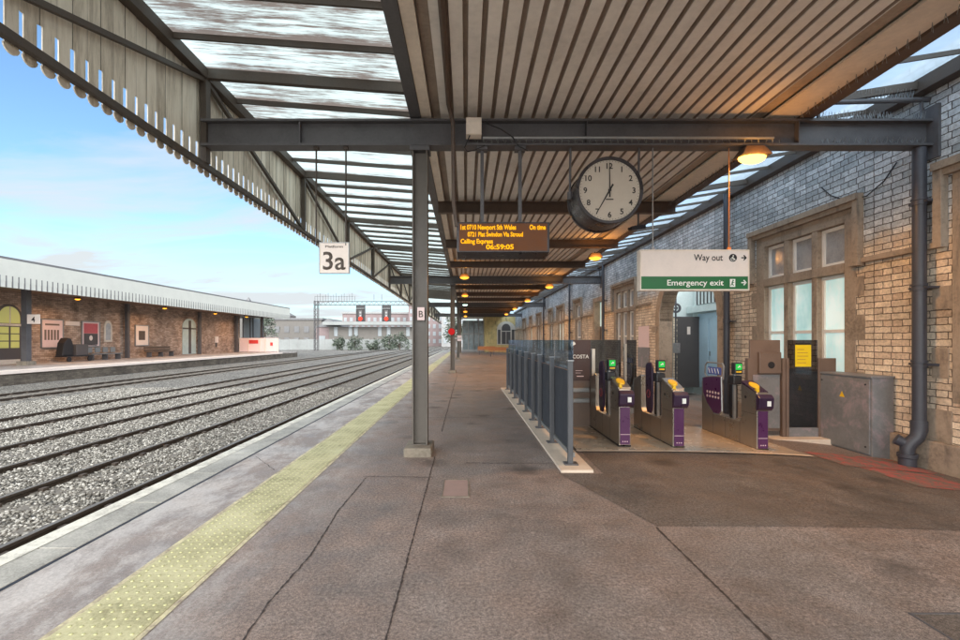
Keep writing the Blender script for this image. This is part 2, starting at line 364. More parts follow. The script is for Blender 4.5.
def worigin(o):
    v = Vector((0,0,0))
    while o: v += o.location; o = o.parent
    return v
def link(me, name, parent=None, bevel=0, smooth=False, **kw):
    o = bpy.data.objects.new(name, me); COL.objects.link(o)
    if parent is not None: o.parent = parent; o.location = -worigin(parent)
    if bevel:
        b = o.modifiers.new('bevel', 'BEVEL'); b.width = bevel; b.segments = 2; b.limit_method = 'ANGLE'
    if smooth:
        me.polygons.foreach_set('use_smooth', [True]*len(me.polygons))
        me.set_sharp_from_angle(angle=R(40))
    tag(o, **kw); return o
def tag(o, label=None, cat=None, group=None, kind=None):
    if label: o['label'] = label
    if cat: o['category'] = cat
    if group: o['group'] = group
    if kind: o['kind'] = kind
def thing(name, label, cat, loc=(0,0,0), group=None):
    o = bpy.data.objects.new(name, None); COL.objects.link(o); o.location = loc; o.empty_display_size = .1
    tag(o, label, cat, group); return o
def kids(o): return [c for c in bpy.data.objects if c.parent == o]
def copy_tree(o, parent=None):
    c = o.copy(); COL.objects.link(c); c.parent = parent
    for ch in kids(o): copy_tree(ch, c)
    return c
def dup(o, loc, label=None):
    c = copy_tree(o); c.location = loc
    if label: c['label'] = label
    return c
def text(body, x, y, z, width=None, height=.1, mat='ink', parent=None, name='lettering', align='LEFT', thick=.001, face='-y', bold=.012):
    cu = bpy.data.curves.new(name, 'FONT'); cu.body = body; cu.size = 1; cu.extrude = 0; cu.resolution_u = 3; cu.offset = bold
    to = bpy.data.objects.new('tmp', cu); COL.objects.link(to); bpy.context.view_layer.update()
    dg = bpy.context.evaluated_depsgraph_get(); me = bpy.data.meshes.new_from_object(to.evaluated_get(dg))
    bpy.data.objects.remove(to)
    n = len(me.vertices); co = np.empty(n*3); me.vertices.foreach_get('co', co); co = co.reshape(-1, 3)
    mn = co.min(0); mx = co.max(0); cap = .70 if any(ch.isupper() or ch.isdigit() for ch in body) else .5
    sy = height/cap; sx = sy if width is None else width/(mx[0]-mn[0])
    X = (co[:,0]-mn[0])*sx; Z = co[:,1]*sy; W = (mx[0]-mn[0])*sx
    if align == 'RIGHT': X -= W
    if align == 'CENTER': X -= W/2
    out = np.zeros((n,3))
    if face == '-y': out[:,0] = x+X; out[:,1] = y; out[:,2] = z+Z
    elif face == '-x': out[:,0] = x; out[:,1] = y-X; out[:,2] = z+Z
    else: out[:,0] = x; out[:,1] = y+X; out[:,2] = z+Z      # '+x'
    me.vertices.foreach_set('co', out.ravel()); me.update(); me.materials.clear(); me.materials.append(M[mat])
    return link(me, name, parent)

# ------------------------------------------------------------------ setting: ground
def gz(x):
    t = max(0, (x-1.4)/4.8); return -.23*min(t, 1.3)**3
def sheet(name, x0, x1, y0, y1, dz, mat, nx=None, **kw):
    nx = nx or max(1, int((x1-x0)/.25)); b = MB(); vs = []; fs = []
    for i in range(nx+1):
        x = x0+(x1-x0)*i/nx; vs += [(x, y0, gz(x)+dz), (x, y1, gz(x)+dz)]
    for i in range(nx): fs.append((2*i, 2*i+2, 2*i+3, 2*i+1))
    b.add(vs, fs); return b.build(name, mat, **kw)
def polysheet(poly, dz):
    b = MB(); b.add([(x, y, gz(x)+dz) for x, y in poly], [tuple(range(len(poly)))]); return b

YE = 66.0
sheet('platform_paving', -3.1, 9.5, -6, YE, 0, 'tarmac', 60, kind='structure')
b = MB(); b.box(-3.14, -3.1, -6, YE, -1.0, -.01); b.build('platform_wall', 'plat_wall', kind='structure')
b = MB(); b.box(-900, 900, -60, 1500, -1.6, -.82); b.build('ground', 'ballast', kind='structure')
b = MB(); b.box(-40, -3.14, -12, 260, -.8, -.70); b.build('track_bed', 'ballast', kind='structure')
# coping slabs (joints every 0.93 m), white line, tactile strip
b = MB(); y = -6.0
while y < YE:
    b.box(-3.22, -2.80, y+.006, y+.924, -.09, .006); y += .93
b.build('platform_edge', 'coping', bevel=.004, kind='structure')
b = MB(); b.box(-2.80, -2.775, -6, YE, -.01, .0025); b.build('platform_joint', 'black', kind='structure')
b = MB(); b.quad((-3.215,-6,.0095),(-3.07,-6,.0095),(-3.07,YE,.0095),(-3.215,YE,.0095)); b.build('edge_line', 'edge_line', kind='structure')
b = MB(); y = -6.0
while y < YE:
    b.box(-2.10, -1.66, y+.0025, y+.4475, -.02, .006); y += .45
b.build('tactile_strip', 'tactile', kind='structure')
b = MB()
y = -5.96
nd = 8
while y < 22:
    for i in range(7):
        x = -2.066+i*.062; c = (x, y)
        vs = [(c[0]+.010*math.cos(2*math.pi*k/nd), c[1]+.010*math.sin(2*math.pi*k/nd), .006) for k in range(nd)]
        vt = [(c[0]+.006*math.cos(2*math.pi*k/nd), c[1]+.006*math.sin(2*math.pi*k/nd), .0100) for k in range(nd)]
        b.add(vs+vt, [(k, (k+1)%nd, nd+(k+1)%nd, nd+k) for k in range(nd)]+[tuple(range(nd, 2*nd))])
    y += .0643
b.build('tactile_blisters', paint('blister_yellow', srgb(196, 194, 144), .6, 0, .1, 8), kind='structure')
b = MB(); b.quad((-2.135,-6,.004),(-2.102,-6,.004),(-2.102,YE,.004),(-2.135,YE,.004)); b.quad((-1.658,-6,.004),(-1.625,-6,.004),(-1.625,YE,.004),(-1.658,YE,.004))
b.build('tactile_border', mat_worn('border_line', srgb(222, 212, 170), srgb(150, 134, 120), .52, 6, .2), kind='structure')
# cracks and joints
def crack(pts, w, name='paving_crack', jag=.02, step=.02, dz=.0035):
    b = MB(); P = []
    for (x0, y0), (x1, y1) in zip(pts[:-1], pts[1:]):
        n = max(1, int(math.hypot(x1-x0, y1-y0)/step))
        for i in range(n): t = i/n; P.append((x0+(x1-x0)*t, y0+(y1-y0)*t))
    P.append(pts[-1]); d = Vector((pts[-1][0]-pts[0][0], pts[-1][1]-pts[0][1])).normalized(); nx, ny = -d.y, d.x
    off = 0; L = []
    for p in P:
        off = off*.7+random.uniform(-jag, jag); ww = w*random.uniform(.15, .8)
        L.append((p[0]+nx*(off-ww/2), p[1]+ny*(off-ww/2), p[0]+nx*(off+ww/2), p[1]+ny*(off+ww/2)))
    vs = []; fs = []
    for a in L: vs += [(a[0], a[1], gz(a[0])+dz), (a[2], a[3], gz(a[2])+dz)]
    for i in range(len(L)-1): fs.append((2*i, 2*i+1, 2*i+3, 2*i+2))
    b.add(vs, fs); return b.build(name, M['seal'], kind='structure')
M['seal'] = paint('crack_seal', srgb(66, 56, 52), .7, 0, .2, 10)
crack([(-1.10, 1.2), (-1.09, 2.0),(-1.13,2.6),(-1.08, 3.2),(-1.12,4.0), (-1.09, 5.0)], .02, jag=.003)
crack([(-.40, 1.2), (-.40, 5.9)], .022, 'paving_joint', jag=.0015)
crack([(-1.13, 5.05), (-.36, 5.02)], .024, 'paving_joint', jag=.004)
crack([(1.52, 1.2), (1.52, 3.68)], .028, 'paving_joint', jag=.0015)
crack([(-.40, 7.5), (-.38, 20)], .03, 'paving_joint', jag=.006)
crack([(-1.6, 8.9), (1.1, 8.85)], .03, 'paving_joint', jag=.008)
crack([(.0, 5.6), (1.1, 5.58)], .025, 'paving_joint', jag=.008)
crack([(-2.7, 5.9), (-2.2, 5.3)], .014, jag=.006)
crack([(-1.6, 14.8), (1.0, 14.7)], .04, 'paving_joint', jag=.008)
sheet('tarmac_patch', 1.54, 6.15, 3.70, 6.22, .003, 'tarmac_patch', 24, kind='structure')
polysheet([(1.05,5.15),(1.54,5.15),(1.54,3.7)], .003).build('tarmac_patch', 'tarmac_patch', kind='structure')
sheet('red_paint_mark', 4.75, 6.0, 5.75, 6.5, .0065, 'red_mark', 8, kind='structure')
sheet('red_paint_mark', 4.9, 5.35, 4.95, 5.72, .0065, 'red_mark', 8, kind='structure')
sheet('red_paint_mark', 5.35, 5.75, 4.9, 5.7, .0065, 'red_mark', 8, kind='structure')
# manhole covers
def manhole(x0, x1, y0, y1, label, mat, rim='dark_steel'):
    t = thing('manhole_cover', label, 'manhole cover', ((x0+x1)/2, (y0+y1)/2, gz(x0)))
    z = gz((x0+x1)/2); e = .012
    b = MB(); b.box(x0,x1,y0,y0+e,z-.03,z+.008).box(x0,x1,y1-e,y1,z-.03,z+.008).box(x0,x0+e,y0+e,y1-e,z-.03,z+.008).box(x1-e,x1,y0+e,y1-e,z-.03,z+.008)
    b.build('frame', rim, t)
    b = MB(); b.box(x0+e,x1-e,y0+e,y1-e,z-.03,z+.005); b.build('lid', mat, t)
manhole(-.235, .03, 4.38, 4.92, 'small pinkish inspection cover in the platform tarmac near the column', paint('pink_lid', srgb(158, 134, 126), .8, 0, .12, 10), 'concrete')
manhole(2.43, 3.3, 1.9, 2.53, 'dark edged inspection cover at the near right corner of the paving', M['tarmac_patch'])

# ------------------------------------------------------------------ tracks
RX = [(-4.72, -6.20), (-7.65, -9.12), (-10.95, -12.42), (-16.6, -18.07)]
prof = [(-.07,0),(.07,0),(.07,.014),(.012,.03),(.012,.105),(.036,.12),(.036,.15),(-.036,.15),(-.036,.12),(-.012,.105),(-.012,.03),(-.07,.014)]
tl = ['nearest railway track beside the near platform edge', 'second railway track from the near platform', 'third railway track, in the middle of the ballast', 'farthest railway track running below the opposite platform']
for i, (a, c) in enumerate(RX):
    t = thing('railway_track', tl[i], 'railway track', ((a+c)/2, 6, -.75))
    for x in (a, c):
        b = MB(); b.prism([(x+p[0], -.75+p[1]) for p in prof], 'y', -10, 230); r = b.build('rail', 'rail_side', t)
        b = MB(); b.box(x-.03, x+.03, -10, 230, -.6, -.597); b.build('rail_head', 'rail_top', r)
    b = MB(); y = -3.0
    while y < 70:
        b.box((a+c)/2-1.22, (a+c)/2+1.22, y, y+.25, -.79, -.680); y += .68
    o = b.build('sleepers', 'sleeper', t, .01); o['kind'] = 'stuff'
for tr_ in [o for o in bpy.data.objects if o.name.startswith('railway_track')]:
    a = tr_.location.x-.74; c = tr_.location.x+.74; b = MB(); y = -3+.125
    while y < 40:
        for x in (a, c):
            for q in (-1, 1): b.box(x+q*.10-.035, x+q*.10+.035, y-.05, y+.05, -.70, -.635)
        y += .68
    b.build('rail_clips', 'rail_side', tr_, kind='stuff')
# loose ballast stones
def stones(n, xr, yr, pw=1.0):
    u = rng.random(n)
    xs = rng.uniform(*xr, n); ys = yr[0]+(yr[1]-yr[0])*u**pw
    keep = np.ones(n, bool)
    for a, c in RX:
        for x in (a, c): keep &= np.abs(xs-x) > .075
    xs, ys = xs[keep], ys[keep]; n = len(xs)
    ico = []; ph = (1+5**.5)/2
    iv = np.array([(-1,ph,0),(1,ph,0),(-1,-ph,0),(1,-ph,0),(0,-1,ph),(0,1,ph),(0,-1,-ph),(0,1,-ph),(ph,0,-1),(ph,0,1),(-ph,0,-1),(-ph,0,1)])/1.9
    tri = np.array([(0,11,5),(0,5,1),(0,1,7),(0,7,10),(0,10,11),(1,5,9),(5,11,4),(11,10,2),(10,7,6),(7,1,8),(3,9,4),(3,4,2),(3,2,6),(3,6,8),(3,8,9),(4,9,5),(2,4,11),(6,2,10),(8,6,7),(9,8,1)])
    S = rng.uniform(.011, .027, n)
    V = iv[None]*S[:,None,None]*rng.uniform(.65, 1.3, (n,12,1))*np.stack([rng.uniform(.8,1.3,n), rng.uniform(.8,1.3,n), rng.uniform(.55,.9,n)], 1)[:,None,:]
    th = rng.uniform(0, 6.28, n); cs, sn = np.cos(th)[:,None], np.sin(th)[:,None]
    x = V[:,:,0]*cs-V[:,:,1]*sn; y = V[:,:,0]*sn+V[:,:,1]*cs
    zz = -.705+rng.uniform(0, .035, n)
    P = np.stack([x+xs[:,None], y+ys[:,None], V[:,:,2]+zz[:,None]], 2).reshape(-1,3)
    F = (tri[None]+(np.arange(n)*12)[:,None,None]).reshape(-1,3)
    me = bpy.data.meshes.new('ballast_stones'); me.vertices.add(len(P)); me.vertices.foreach_set('co', P.ravel())
    me.loops.add(len(F)*3); me.loops.foreach_set('vertex_index', F.ravel().astype(np.int32))
    me.polygons.add(len(F)); me.polygons.foreach_set('loop_start', np.arange(0, len(F)*3, 3, dtype=np.int32)); me.update(); me.validate()
    me.materials.append(M['rocks'])
    o = link(me, 'ballast_stones', kind='stuff')
stones(130000, (-15.5, -3.2), (3.2, 21.0), 1.35)

# ------------------------------------------------------------------ canopy
BAY = 3.72; Y0 = 6.16; NB = 15
canopy = thing('platform_canopy', 'steel platform canopy with ribbed white deck, side glazing and scalloped timber valance', 'canopy', (-.61, Y0, 0))
def isec(b, x0, x1, yc, z0, z1, w=.2, tf=.02, tw=.02):
    b.box(x0, x1, yc-w/2, yc+w/2, z0, z0+tf); b.box(x0, x1, yc-w/2, yc+w/2, z1-tf, z1); b.box(x0+.001, x1-.001, yc-tw/2, yc+tw/2, z0+tf, z1-tf)
# columns every fourth bay
for k in range(4):
    y = Y0+k*4*BAY
    if y > YE-6: break
    b = MB(); z1 = 4.06
    b.box(-.71, -.692, y-.1, y+.1, .1, z1); b.box(-.528, -.51, y-.1, y+.1, .1, z1); b.box(-.692, -.528, y-.008, y+.008, .1, z1)
    b.box(-.70, -.52, y-.09, y+.09, .1, .125)
    col = b.build('column', 'column', canopy)
    b = MB()
    nblk = 10
    b.box(-.80, -.44, y-.29, y+.22, -.05, .115); b.build('base_block', 'concrete', col, .02)
    b = MB(); b.box(-.74, -.48, y-.12, y+.12, 4.0, 4.06); b.build('cap_plate', 'dark_steel', col, .004)
# big cross beams at columns, wall to valance girder
def spikes(b, x0, x1, y, z, n, h=.10, spread=.05):
    for i in range(n):
        x = x0+(x1-x0)*(i+.5)/n
        for s in (-1, 0, 1): b.bar((x, y, z), (x+random.uniform(-.02,.02)+s*.02, y+s*spread, z+h*random.uniform(.8,1.1)), .0035, .0035)
for k in range(5):
    y = Y0+(k-1)*4*BAY
    if y > YE: break
    b = MB(); isec(b, -3.5, 6.2, y, 4.07, 4.42, .2, .028, .016)
    for x in (-2.2, 1.6, 4.4): b.box(x-.008, x+.008, y-.09, y+.09, 4.098, 4.392)
    b.box(6.16, 6.2, y-.16, y+.16, 3.9, 4.6)
    cb = b.build('cross_beam', 'dark_steel', canopy)
    if 0 <= k-1 <= 2:
        b = MB(); spikes(b, 4.7, 6.1, y-.06, 4.42, 34); spikes(b, 4.7, 6.1, y-.06, 4.10, 20, .07); spikes(b, .1, 4.2, y-.07, 4.10, 44, .05, .03)
        b.build('bird_spikes', 'galv', cb, kind='stuff')
        b = MB(); b.tube([(4.72, y, 4.68), (6.2, y, 4.72)], .034, 10); b.bar((4.72,y,4.42),(4.72,y,4.68),.03,.03); b.bar((6.1,y,4.42),(6.1,y,4.72),.03,.03)
        tr = b.build('tie_rod', 'dark_steel', cb); b = MB(); spikes(b, 4.8, 6.0, y, 4.72, 26, .12, .05); b.build('bird_spikes', 'galv', tr, kind='stuff')
# secondary purlins between
for k in range(-2, 14):
    if k % 4 == 0: continue
    y = Y0+k*BAY
    b = MB(); isec(b, -.6, 4.5, y, 4.22, 4.46, .14, .016, .012); b.build('purlin', 'brown_steel', canopy)
# ribbed deck
def deck(y0, y1):
    b = MB(); x = -.34; p = .182
    while x < 3.82:
        zl, zh = 4.50, 4.565
        for (xa, za, xb, zb) in ((x, zl, x+.124, zl), (x+.124, zl, x+.127, zl+.010), (x+.179, zl+.010, x+.182, zl)):
            b.quad((xa,y0,za),(xb,y0,zb),(xb,y1,zb),(xa,y1,za))
        x += p
    b.quad((-.75,y0,4.62),(4.6,y0,4.62),(4.6,y1,4.62),(-.75,y1,4.62))
    return b
mats_deck = ['deck']
deck(-4, YE).build('roof_deck', 'deck', canopy)
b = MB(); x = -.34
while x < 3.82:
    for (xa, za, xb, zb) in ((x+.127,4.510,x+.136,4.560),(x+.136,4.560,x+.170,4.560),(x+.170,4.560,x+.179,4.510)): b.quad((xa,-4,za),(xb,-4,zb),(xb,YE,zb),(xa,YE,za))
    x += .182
b.build('deck_groove', 'deck_shade', canopy)
b = MB(); b.box(-.74,-.60,-4,YE,4.44,4.86); b.build('edge_girder', 'dark_steel', canopy)
b = MB(); b.box(-.595,-.46,-4,YE,4.46,4.5); b.box(-.595,-.58,-4,YE,4.5,4.6); b.build('edge_fascia', 'fascia', canopy)
b = MB(); b.box(-.455,-.345,-4,YE,4.55,4.58); b.box(3.86,4.02,-4,YE,4.52,4.60); b.build('edge_shadow_gap', 'deck_shade', canopy)
b = MB(); b.box(4.03,4.42,-4,YE,4.47,4.5); b.box(4.40,4.42,-4,YE,4.5,4.62); b.build('gutter_fascia', 'fascia', canopy)
b = MB(); b.box(4.425,4.60,-4,YE,4.44,4.80); b.build('gutter_girder', 'brown_steel', canopy)
b = MB(); spikes(b, 0, 1, 0, 0, 0); 
for i in range(90):
    y = 2.5+i*.12; 
    for s in (-1, 1): b.bar((4.36, y, 4.47), (4.36+s*.02, y+random.uniform(-.02,.02), 4.38), .004, .004)
b.build('bird_spikes', 'galv', canopy, kind='stuff')
# left glazing and right glazing, by bay
def zl_(x): return 4.90+(-.74-x)*.075+.02
def zr_(x): return 4.74+(x-4.6)*.16
for k in range(-2, 15):
    ya = Y0+k*BAY; yb = ya+BAY
    if ya > YE-2: break
    b = MB(); b.quad((-3.56,ya,zl_(-3.56)+.02),(-.66,ya,zl_(-.66)+.02),(-.66,yb,zl_(-.66)+.02),(-3.56,yb,zl_(-3.56)+.02))
    gl = b.build('roof_glazing', 'glass_left', canopy)
    b = MB(); b.quad((4.55,ya,zr_(4.55)+.02),(6.3,ya,zr_(6.3)+.02),(6.3,yb,zr_(6.3)+.02),(4.55,yb,zr_(4.55)+.02))
    gr = b.build('roof_glazing', 'glass_right', canopy)
    for i in range(5):
        y = ya+i*BAY/5; w, h = (.075, .13) if i == 0 else (.028, .07)
        if k < 9:
            j = random.uniform(-.02, .02)
            b = MB(); b.bar((-3.5, y, zl_(-3.5)-h/2), (-.74, y+j, zl_(-.74)-h/2), w, h); b.build('glazing_bar', 'bar', gl)
            b = MB(); b.bar((4.6, y, zr_(4.6)-h/2), (6.12, y, zr_(6.12)-h/2), w*.8, h*.8); b.build('glazing_bar', 'bar', gr)
# valance girder at x=-3.5
b = MB(); b.box(-3.56,-3.44,-4,YE,4.98,5.12); b.build('top_chord', 'bar', canopy)
b = MB(); b.box(-3.53,-3.47,-4,YE,3.80,3.87); b.box(-3.60,-3.532,-4,YE,3.84,3.87); b.build('bottom_chord', 'bar', canopy)
for k in range(-2, 15):
    y = Y0+k*BAY
    if y > YE-1: break
    w = .11 if k % 4 == 0 else .07
    b = MB(); b.box(-3.53,-3.45,y-w/2,y+w/2,3.87,4.98); b.build('girder_post', 'bar', canopy)
    ph = k % 4
    if ph in (0, 1): p0, p1 = (-3.49, y, 4.98), (-3.49, y+BAY, 3.86)
    else: p0, p1 = (-3.49, y, 3.86), (-3.49, y+BAY, 4.98)
    b = MB(); b.bar(p0, p1, .05, .055); b.build('brace', 'bar', canopy)
P = .16; i0 = int(-4/P)
def valance(ya, yb):
    b = MB()
    i = math.floor(ya/P+.5)
    while i*P < yb-.001:
        y = i*P; X = -3.56 - (.006 if i % 2 else 0); g = .023
        b.quad((X,y,4.13),(X,y+P,4.13),(X,y+P,5.1),(X,y,5.1))
        b.add([(X,y+g,3.8),(X,y+P-g,3.8),(X,y+P-g,4.13),(X,y+P-g*.0,4.16),(X,y+P,4.17),(X,y,4.17),(X,y+g,4.13)], [(0,1,2,6)])
        n = 8; c = y+P/2; r = .068
        b.add([(X,c+r*math.cos(math.pi+math.pi*t/n),3.80+r*.95*math.sin(math.pi+math.pi*t/n)) for t in range(n+1)], [tuple(range(n+1))])
        i += 1
    o = b.build('valance_boards', 'valance', canopy)
    s = o.modifiers.new('thick', 'SOLIDIFY'); s.thickness = .012; s.offset = 0
for k in range(-2, 15):
    ya = Y0+k*BAY
    if ya > YE-2: break
    valance(ya, min(YE, ya+BAY))

# conduit, junction box, pipe along deck
t = thing('electrical_conduit', 'grey conduit run dropping past the first cross beam beside the junction box', 'conduit', (-.2, 5.9, 4.4))
b = MB(); b.tube([(-.22,-3,4.47),(-.22,5.8,4.47),(-.2,5.9,4.42),(-.17,5.95,4.3),(-.16,6.0,3.3),(-.12,6.0,2.98)], .028, 8); b.build('drop_pipe', 'brown_steel', t, smooth=True)
b = MB(); b.tube([(.22,5.98,4.13),(4.0,5.98,4.13)], .018, 8); b.build('cross_pipe', 'galv', t, smooth=True)
t = thing('junction_box', 'small cream junction box fixed to the front of the first cross beam', 'junction box', (.1, 5.96, 4.2))
b = MB(); b.box(0.0,.2,5.90,6.05,4.14,4.36); b.build('box', 'fascia', t, .006)
b = MB(); b.box(.01,.19,5.89,5.899,4.15,4.35); b.build('cover', 'fascia', t, .003)
pts = [(.05,5.93,4.14),(-.02,5.93,3.98),(0.02,5.93,3.93),(.12,5.95,3.96),(.24,5.96,4.02)]
b = MB(); b.tube(pts, .008, 6); b.build('cable', 'black', t, smooth=True)
pts = [(.2,5.93,4.32),(.45,5.93,4.22),(.6,5.93,4.12),(.68,5.93,4.0),(.8,5.95,3.95)]
b = MB(); b.tube(pts, .009, 6); b.build('cable', 'black', t, smooth=True)

# ------------------------------------------------------------------ lamps
def lamp(x, y, z, label, big=False, white=False, pw=60, group='sodium lamps under the near canopy', rod=None, spill=0):
    t = thing('canopy_lamp', label, 'lamp', (x, y, z), group)
    s = 1.0
    b = MB(); w = .20; 
    b.add([(x-w,y-.13,z),(x+w,y-.13,z),(x+w,y+.13,z),(x-w,y+.13,z),(x-.12,y-.08,z+.13),(x+.12,y-.08,z+.13),(x+.12,y+.08,z+.13),(x-.12,y+.08,z+.13)],
          [(0,3,2,1),(4,5,6,7),(0,1,5,4),(1,2,6,5),(2,3,7,6),(3,0,4,7)]); b.build('housing', 'brown_steel', t, .01)
    b = MB(); n = 12
    for i in range(3):
        pass
    vs = []; fs = []
    for j in range(5):
        ph = math.pi/2*j/4; rr = math.cos(ph)
        for k in range(n): vs.append((x+.18*rr*math.cos(2*math.pi*k/n), y+.12*rr*math.sin(2*math.pi*k/n), z-.004-.085*math.sin(ph)))
    for j in range(4):
        for k in range(n): fs.append((j*n+k, j*n+(k+1)%n, (j+1)*n+(k+1)%n, (j+1)*n+k))
    b.add(vs, fs); b.build('lens', 'lamp_white' if white else ('lamp_hot' if big else 'lamp_glow'), t, smooth=True)
    if rod: b = MB(); b.tube([(x,y,z+.12),(x,y,rod)], .015, 6); b.build('stem', 'dark_steel', t)
    if pw:
        L = bpy.data.lights.new('lamp_light', 'AREA'); L.shape = 'ELLIPSE'; L.size = .34; L.size_y = .22; L.energy = pw; L.color = (1, .47, .12) if not white else (.7, 1, .85)
        L.spread = R(170)
        if spill:
            Q = bpy.data.lights.new('lamp_spill', 'POINT'); Q.energy = spill; Q.color = (1, .42, .08); Q.shadow_soft_size = .06
            qo = bpy.data.objects.new('lamp_spill', Q); COL.objects.link(qo); qo.parent = t; qo.location = (0, -.24, -.05)
        lo = bpy.data.objects.new('lamp_light', L); COL.objects.link(lo); lo.parent = t; lo.location = (0, 0, -.105)
    return t
ordn = ['first', 'second', 'third', 'fourth', 'fifth', 'sixth', 'seventh']
for i in range(6):
    y = Y0+i*2*BAY
    lamp(3.80, y-.05, 3.93, 'large glowing sodium lamp under the first cross beam above the ticket gates' if i == 0 else f'{ordn[i]} lit sodium lamp of the right row, counted from the ticket gates inwards', i == 0, pw=[75, 60, 70, 70, 60, 60][i], rod=4.1, spill=9 if i == 0 else 20)
for i, (y, w) in enumerate([(18.3, 0), (25.8, 0), (32.5, 1), (40.5, 0), (48.5, 0)]):
    lamp(-.06, y, 4.0, 'pale greenish lamp among the orange ones of the left row' if w else f'{ordn[i]} lamp of the left row under the canopy, {"glowing orange"}', False, w, pw=45 if not w else 15, rod=4.5, spill=0 if w else 16)

# ------------------------------------------------------------------ clock
cx, cz = 1.86, 3.44; y0, y1 = 5.94, 6.5
t = thing('station_clock', 'large round double sided station clock hanging from the first cross beam', 'clock', (cx, 6.2, cz))
b = MB(); n = 56; vs = []; fs = []
P_ = [(.392, y0+.02), (.40, y0), (.432, y0+.0), (.437, y0+.05), (.42, y0+.07), (.425, (y0+y1)/2), (.42, y1-.07), (.437, y1-.05), (.432, y1), (.392, y1-.02)]
for r_, yy in P_:
    for k in range(n): a = 2*math.pi*k/n; vs.append((cx+r_*math.cos(a), yy, cz+r_*math.sin(a)))
for j in range(len(P_)-1):
    for k in range(n): fs.append((j*n+k, j*n+(k+1)%n, (j+1)*n+(k+1)%n, (j+1)*n+k))
b.add(vs, fs); b.build('case', 'clock_case', t, smooth=True)
b = MB(); b.disc((cx, cz), .395, y0+.02, y0+.03); dl = b.build('dial', 'dial', t)
for h in range(1, 13):
    a = R(90-30*h); rr = .315; s = str(h)
    text(s, cx+rr*math.cos(a), y0+.017, cz+rr*math.sin(a)-.036, None, .072, 'ink', dl, 'numeral', 'CENTER', bold=.022)
b = MB(); b.box(cx-.05, cx+.05, y0+.0165, y0+.0185, cz-.125, cz-.11)
for k in range(60):
    a = 2*math.pi*k/60; b.bar((cx+.372*math.cos(a), y0+.0175, cz+.372*math.sin(a)), (cx+.382*math.cos(a), y0+.0175, cz+.382*math.sin(a)), .006, .002, (0,1,0))
b.build('minute_marks', 'ink', dl, kind='stuff')
def hand(a, L_, w, yy, name):
    d = (math.cos(a), math.sin(a)); q = (-d[1], d[0])
    pts = [(cx-d[0]*.09+q[0]*w*.9, cz-d[1]*.09+q[1]*w*.9), (cx-d[0]*.09-q[0]*w*.9, cz-d[1]*.09-q[1]*w*.9), (cx+d[0]*L_-q[0]*w*.4, cz+d[1]*L_-q[1]*w*.4), (cx+d[0]*L_+q[0]*w*.4, cz+d[1]*L_+q[1]*w*.4)]
    b = MB(); b.prism(pts, 'y', yy, yy+.004); b.build(name, 'ink', t)
hand(R(90.5), .355, .009, y0+.006, 'minute_hand'); hand(R(90-30*6.99), .30, .013, y0+.011, 'hour_hand')
b = MB(); b.disc((cx, cz), .02, y0+.002, y0+.018, 16); b.build('hub', 'ink', t)
for sx_, xx in ((-1, 1.40), (1, 2.32)):
    b = MB(); b.tube([(xx, 6.16, 4.07), (xx, 6.2, cz+.05)], .016, 8); b.tube([(xx, 6.2, cz+.05), (xx, 6.2, cz-.05)], .035, 10); b.tube([(xx-.02*sx_, 6.2, cz), (cx+.42*sx_, 6.2, cz)], .03, 8); b.build('hanger', 'dark_steel', t, smooth=True)

# ------------------------------------------------------------------ departure board
t = thing('departure_board', 'dot matrix departure board with glowing orange text hanging under the beam', 'departure board', (.48, 6.1, 2.6))
bx0, bx1, by, bz0, bz1 = -.12, 1.085, 5.98, 2.62, 3.035
b = MB(); b.prism([(by, bz0+.02), (by, bz1), (by+.3, bz1), (by+.3, bz0-.02)], 'x', bx0, bx1); b.build('casing', 'clock_case', t, .008)
b = MB(); b.box(bx0+.03, bx1-.03, by-.004, by, bz0+.04, bz1-.02); sc = b.build('screen', 'amber_glow', t)
text('1st 0710 Newport Sth Wales', bx0+.05, by-.008, bz1-.10, .72, .062, 'orange', sc, bold=.03)
text('On time', bx1-.05, by-.008, bz1-.10, .21, .062, 'orange', sc, align='RIGHT', bold=.03)
text('0721 Plat Swindon Via Stroud', bx0+.14, by-.008, bz1-.19, .72, .058, 'orange', sc, bold=.03)
text('Calling Express', bx0+.05, by-.008, bz1-.28, .42, .058, 'orange', sc, bold=.03)
text('06:59:05', bx0+.38, by-.008, bz0+.06, .36, .062, 'orange', sc, bold=.03)
for xx in (.215, .72):
    b = MB(); b.box(xx-.022, xx+.022, 6.12, 6.164, bz1, 4.07); b.box(xx-.07, xx+.07, 6.08, 6.2, 4.02, 4.068); b.box(xx-.06, xx+.06, 6.08, 6.2, bz1, bz1+.03); b.build('hanger', 'dark_steel', t)

# ------------------------------------------------------------------ way out sign
t = thing('exit_sign', 'long hanging sign with white upper half and green lower half pointing right', 'sign', (3.03, 6.16, 2.15))
x0, x1, ya = 2.31, 3.76, 6.11
b = MB(); b.box(x0+.015, x1-.015, ya, ya+.1, 2.345, 2.68); b.build('white_panel', 'white', t)
b = MB(); b.box(x0+.015, x1-.015, ya, ya+.1, 2.175, 2.345); gp = b.build('green_panel', 'green', t)
b = MB(); b.box(x0, x1, ya-.008, ya+.108, 2.68, 2.70); b.box(x0, x1, ya-.008, ya+.108, 2.155, 2.175); b.box(x0, x0+.015, ya-.008, ya+.108, 2.175, 2.68); b.box(x1-.015, x1, ya-.008, ya+.108, 2.175, 2.68); b.build('frame', 'fascia', t)
text('Way out', 3.025, ya-.003, 2.555, .385, .085, 'ink', t)
text('Emergency exit', 2.672, ya-.003, 2.225, .75, .075, 'white_ink', gp)
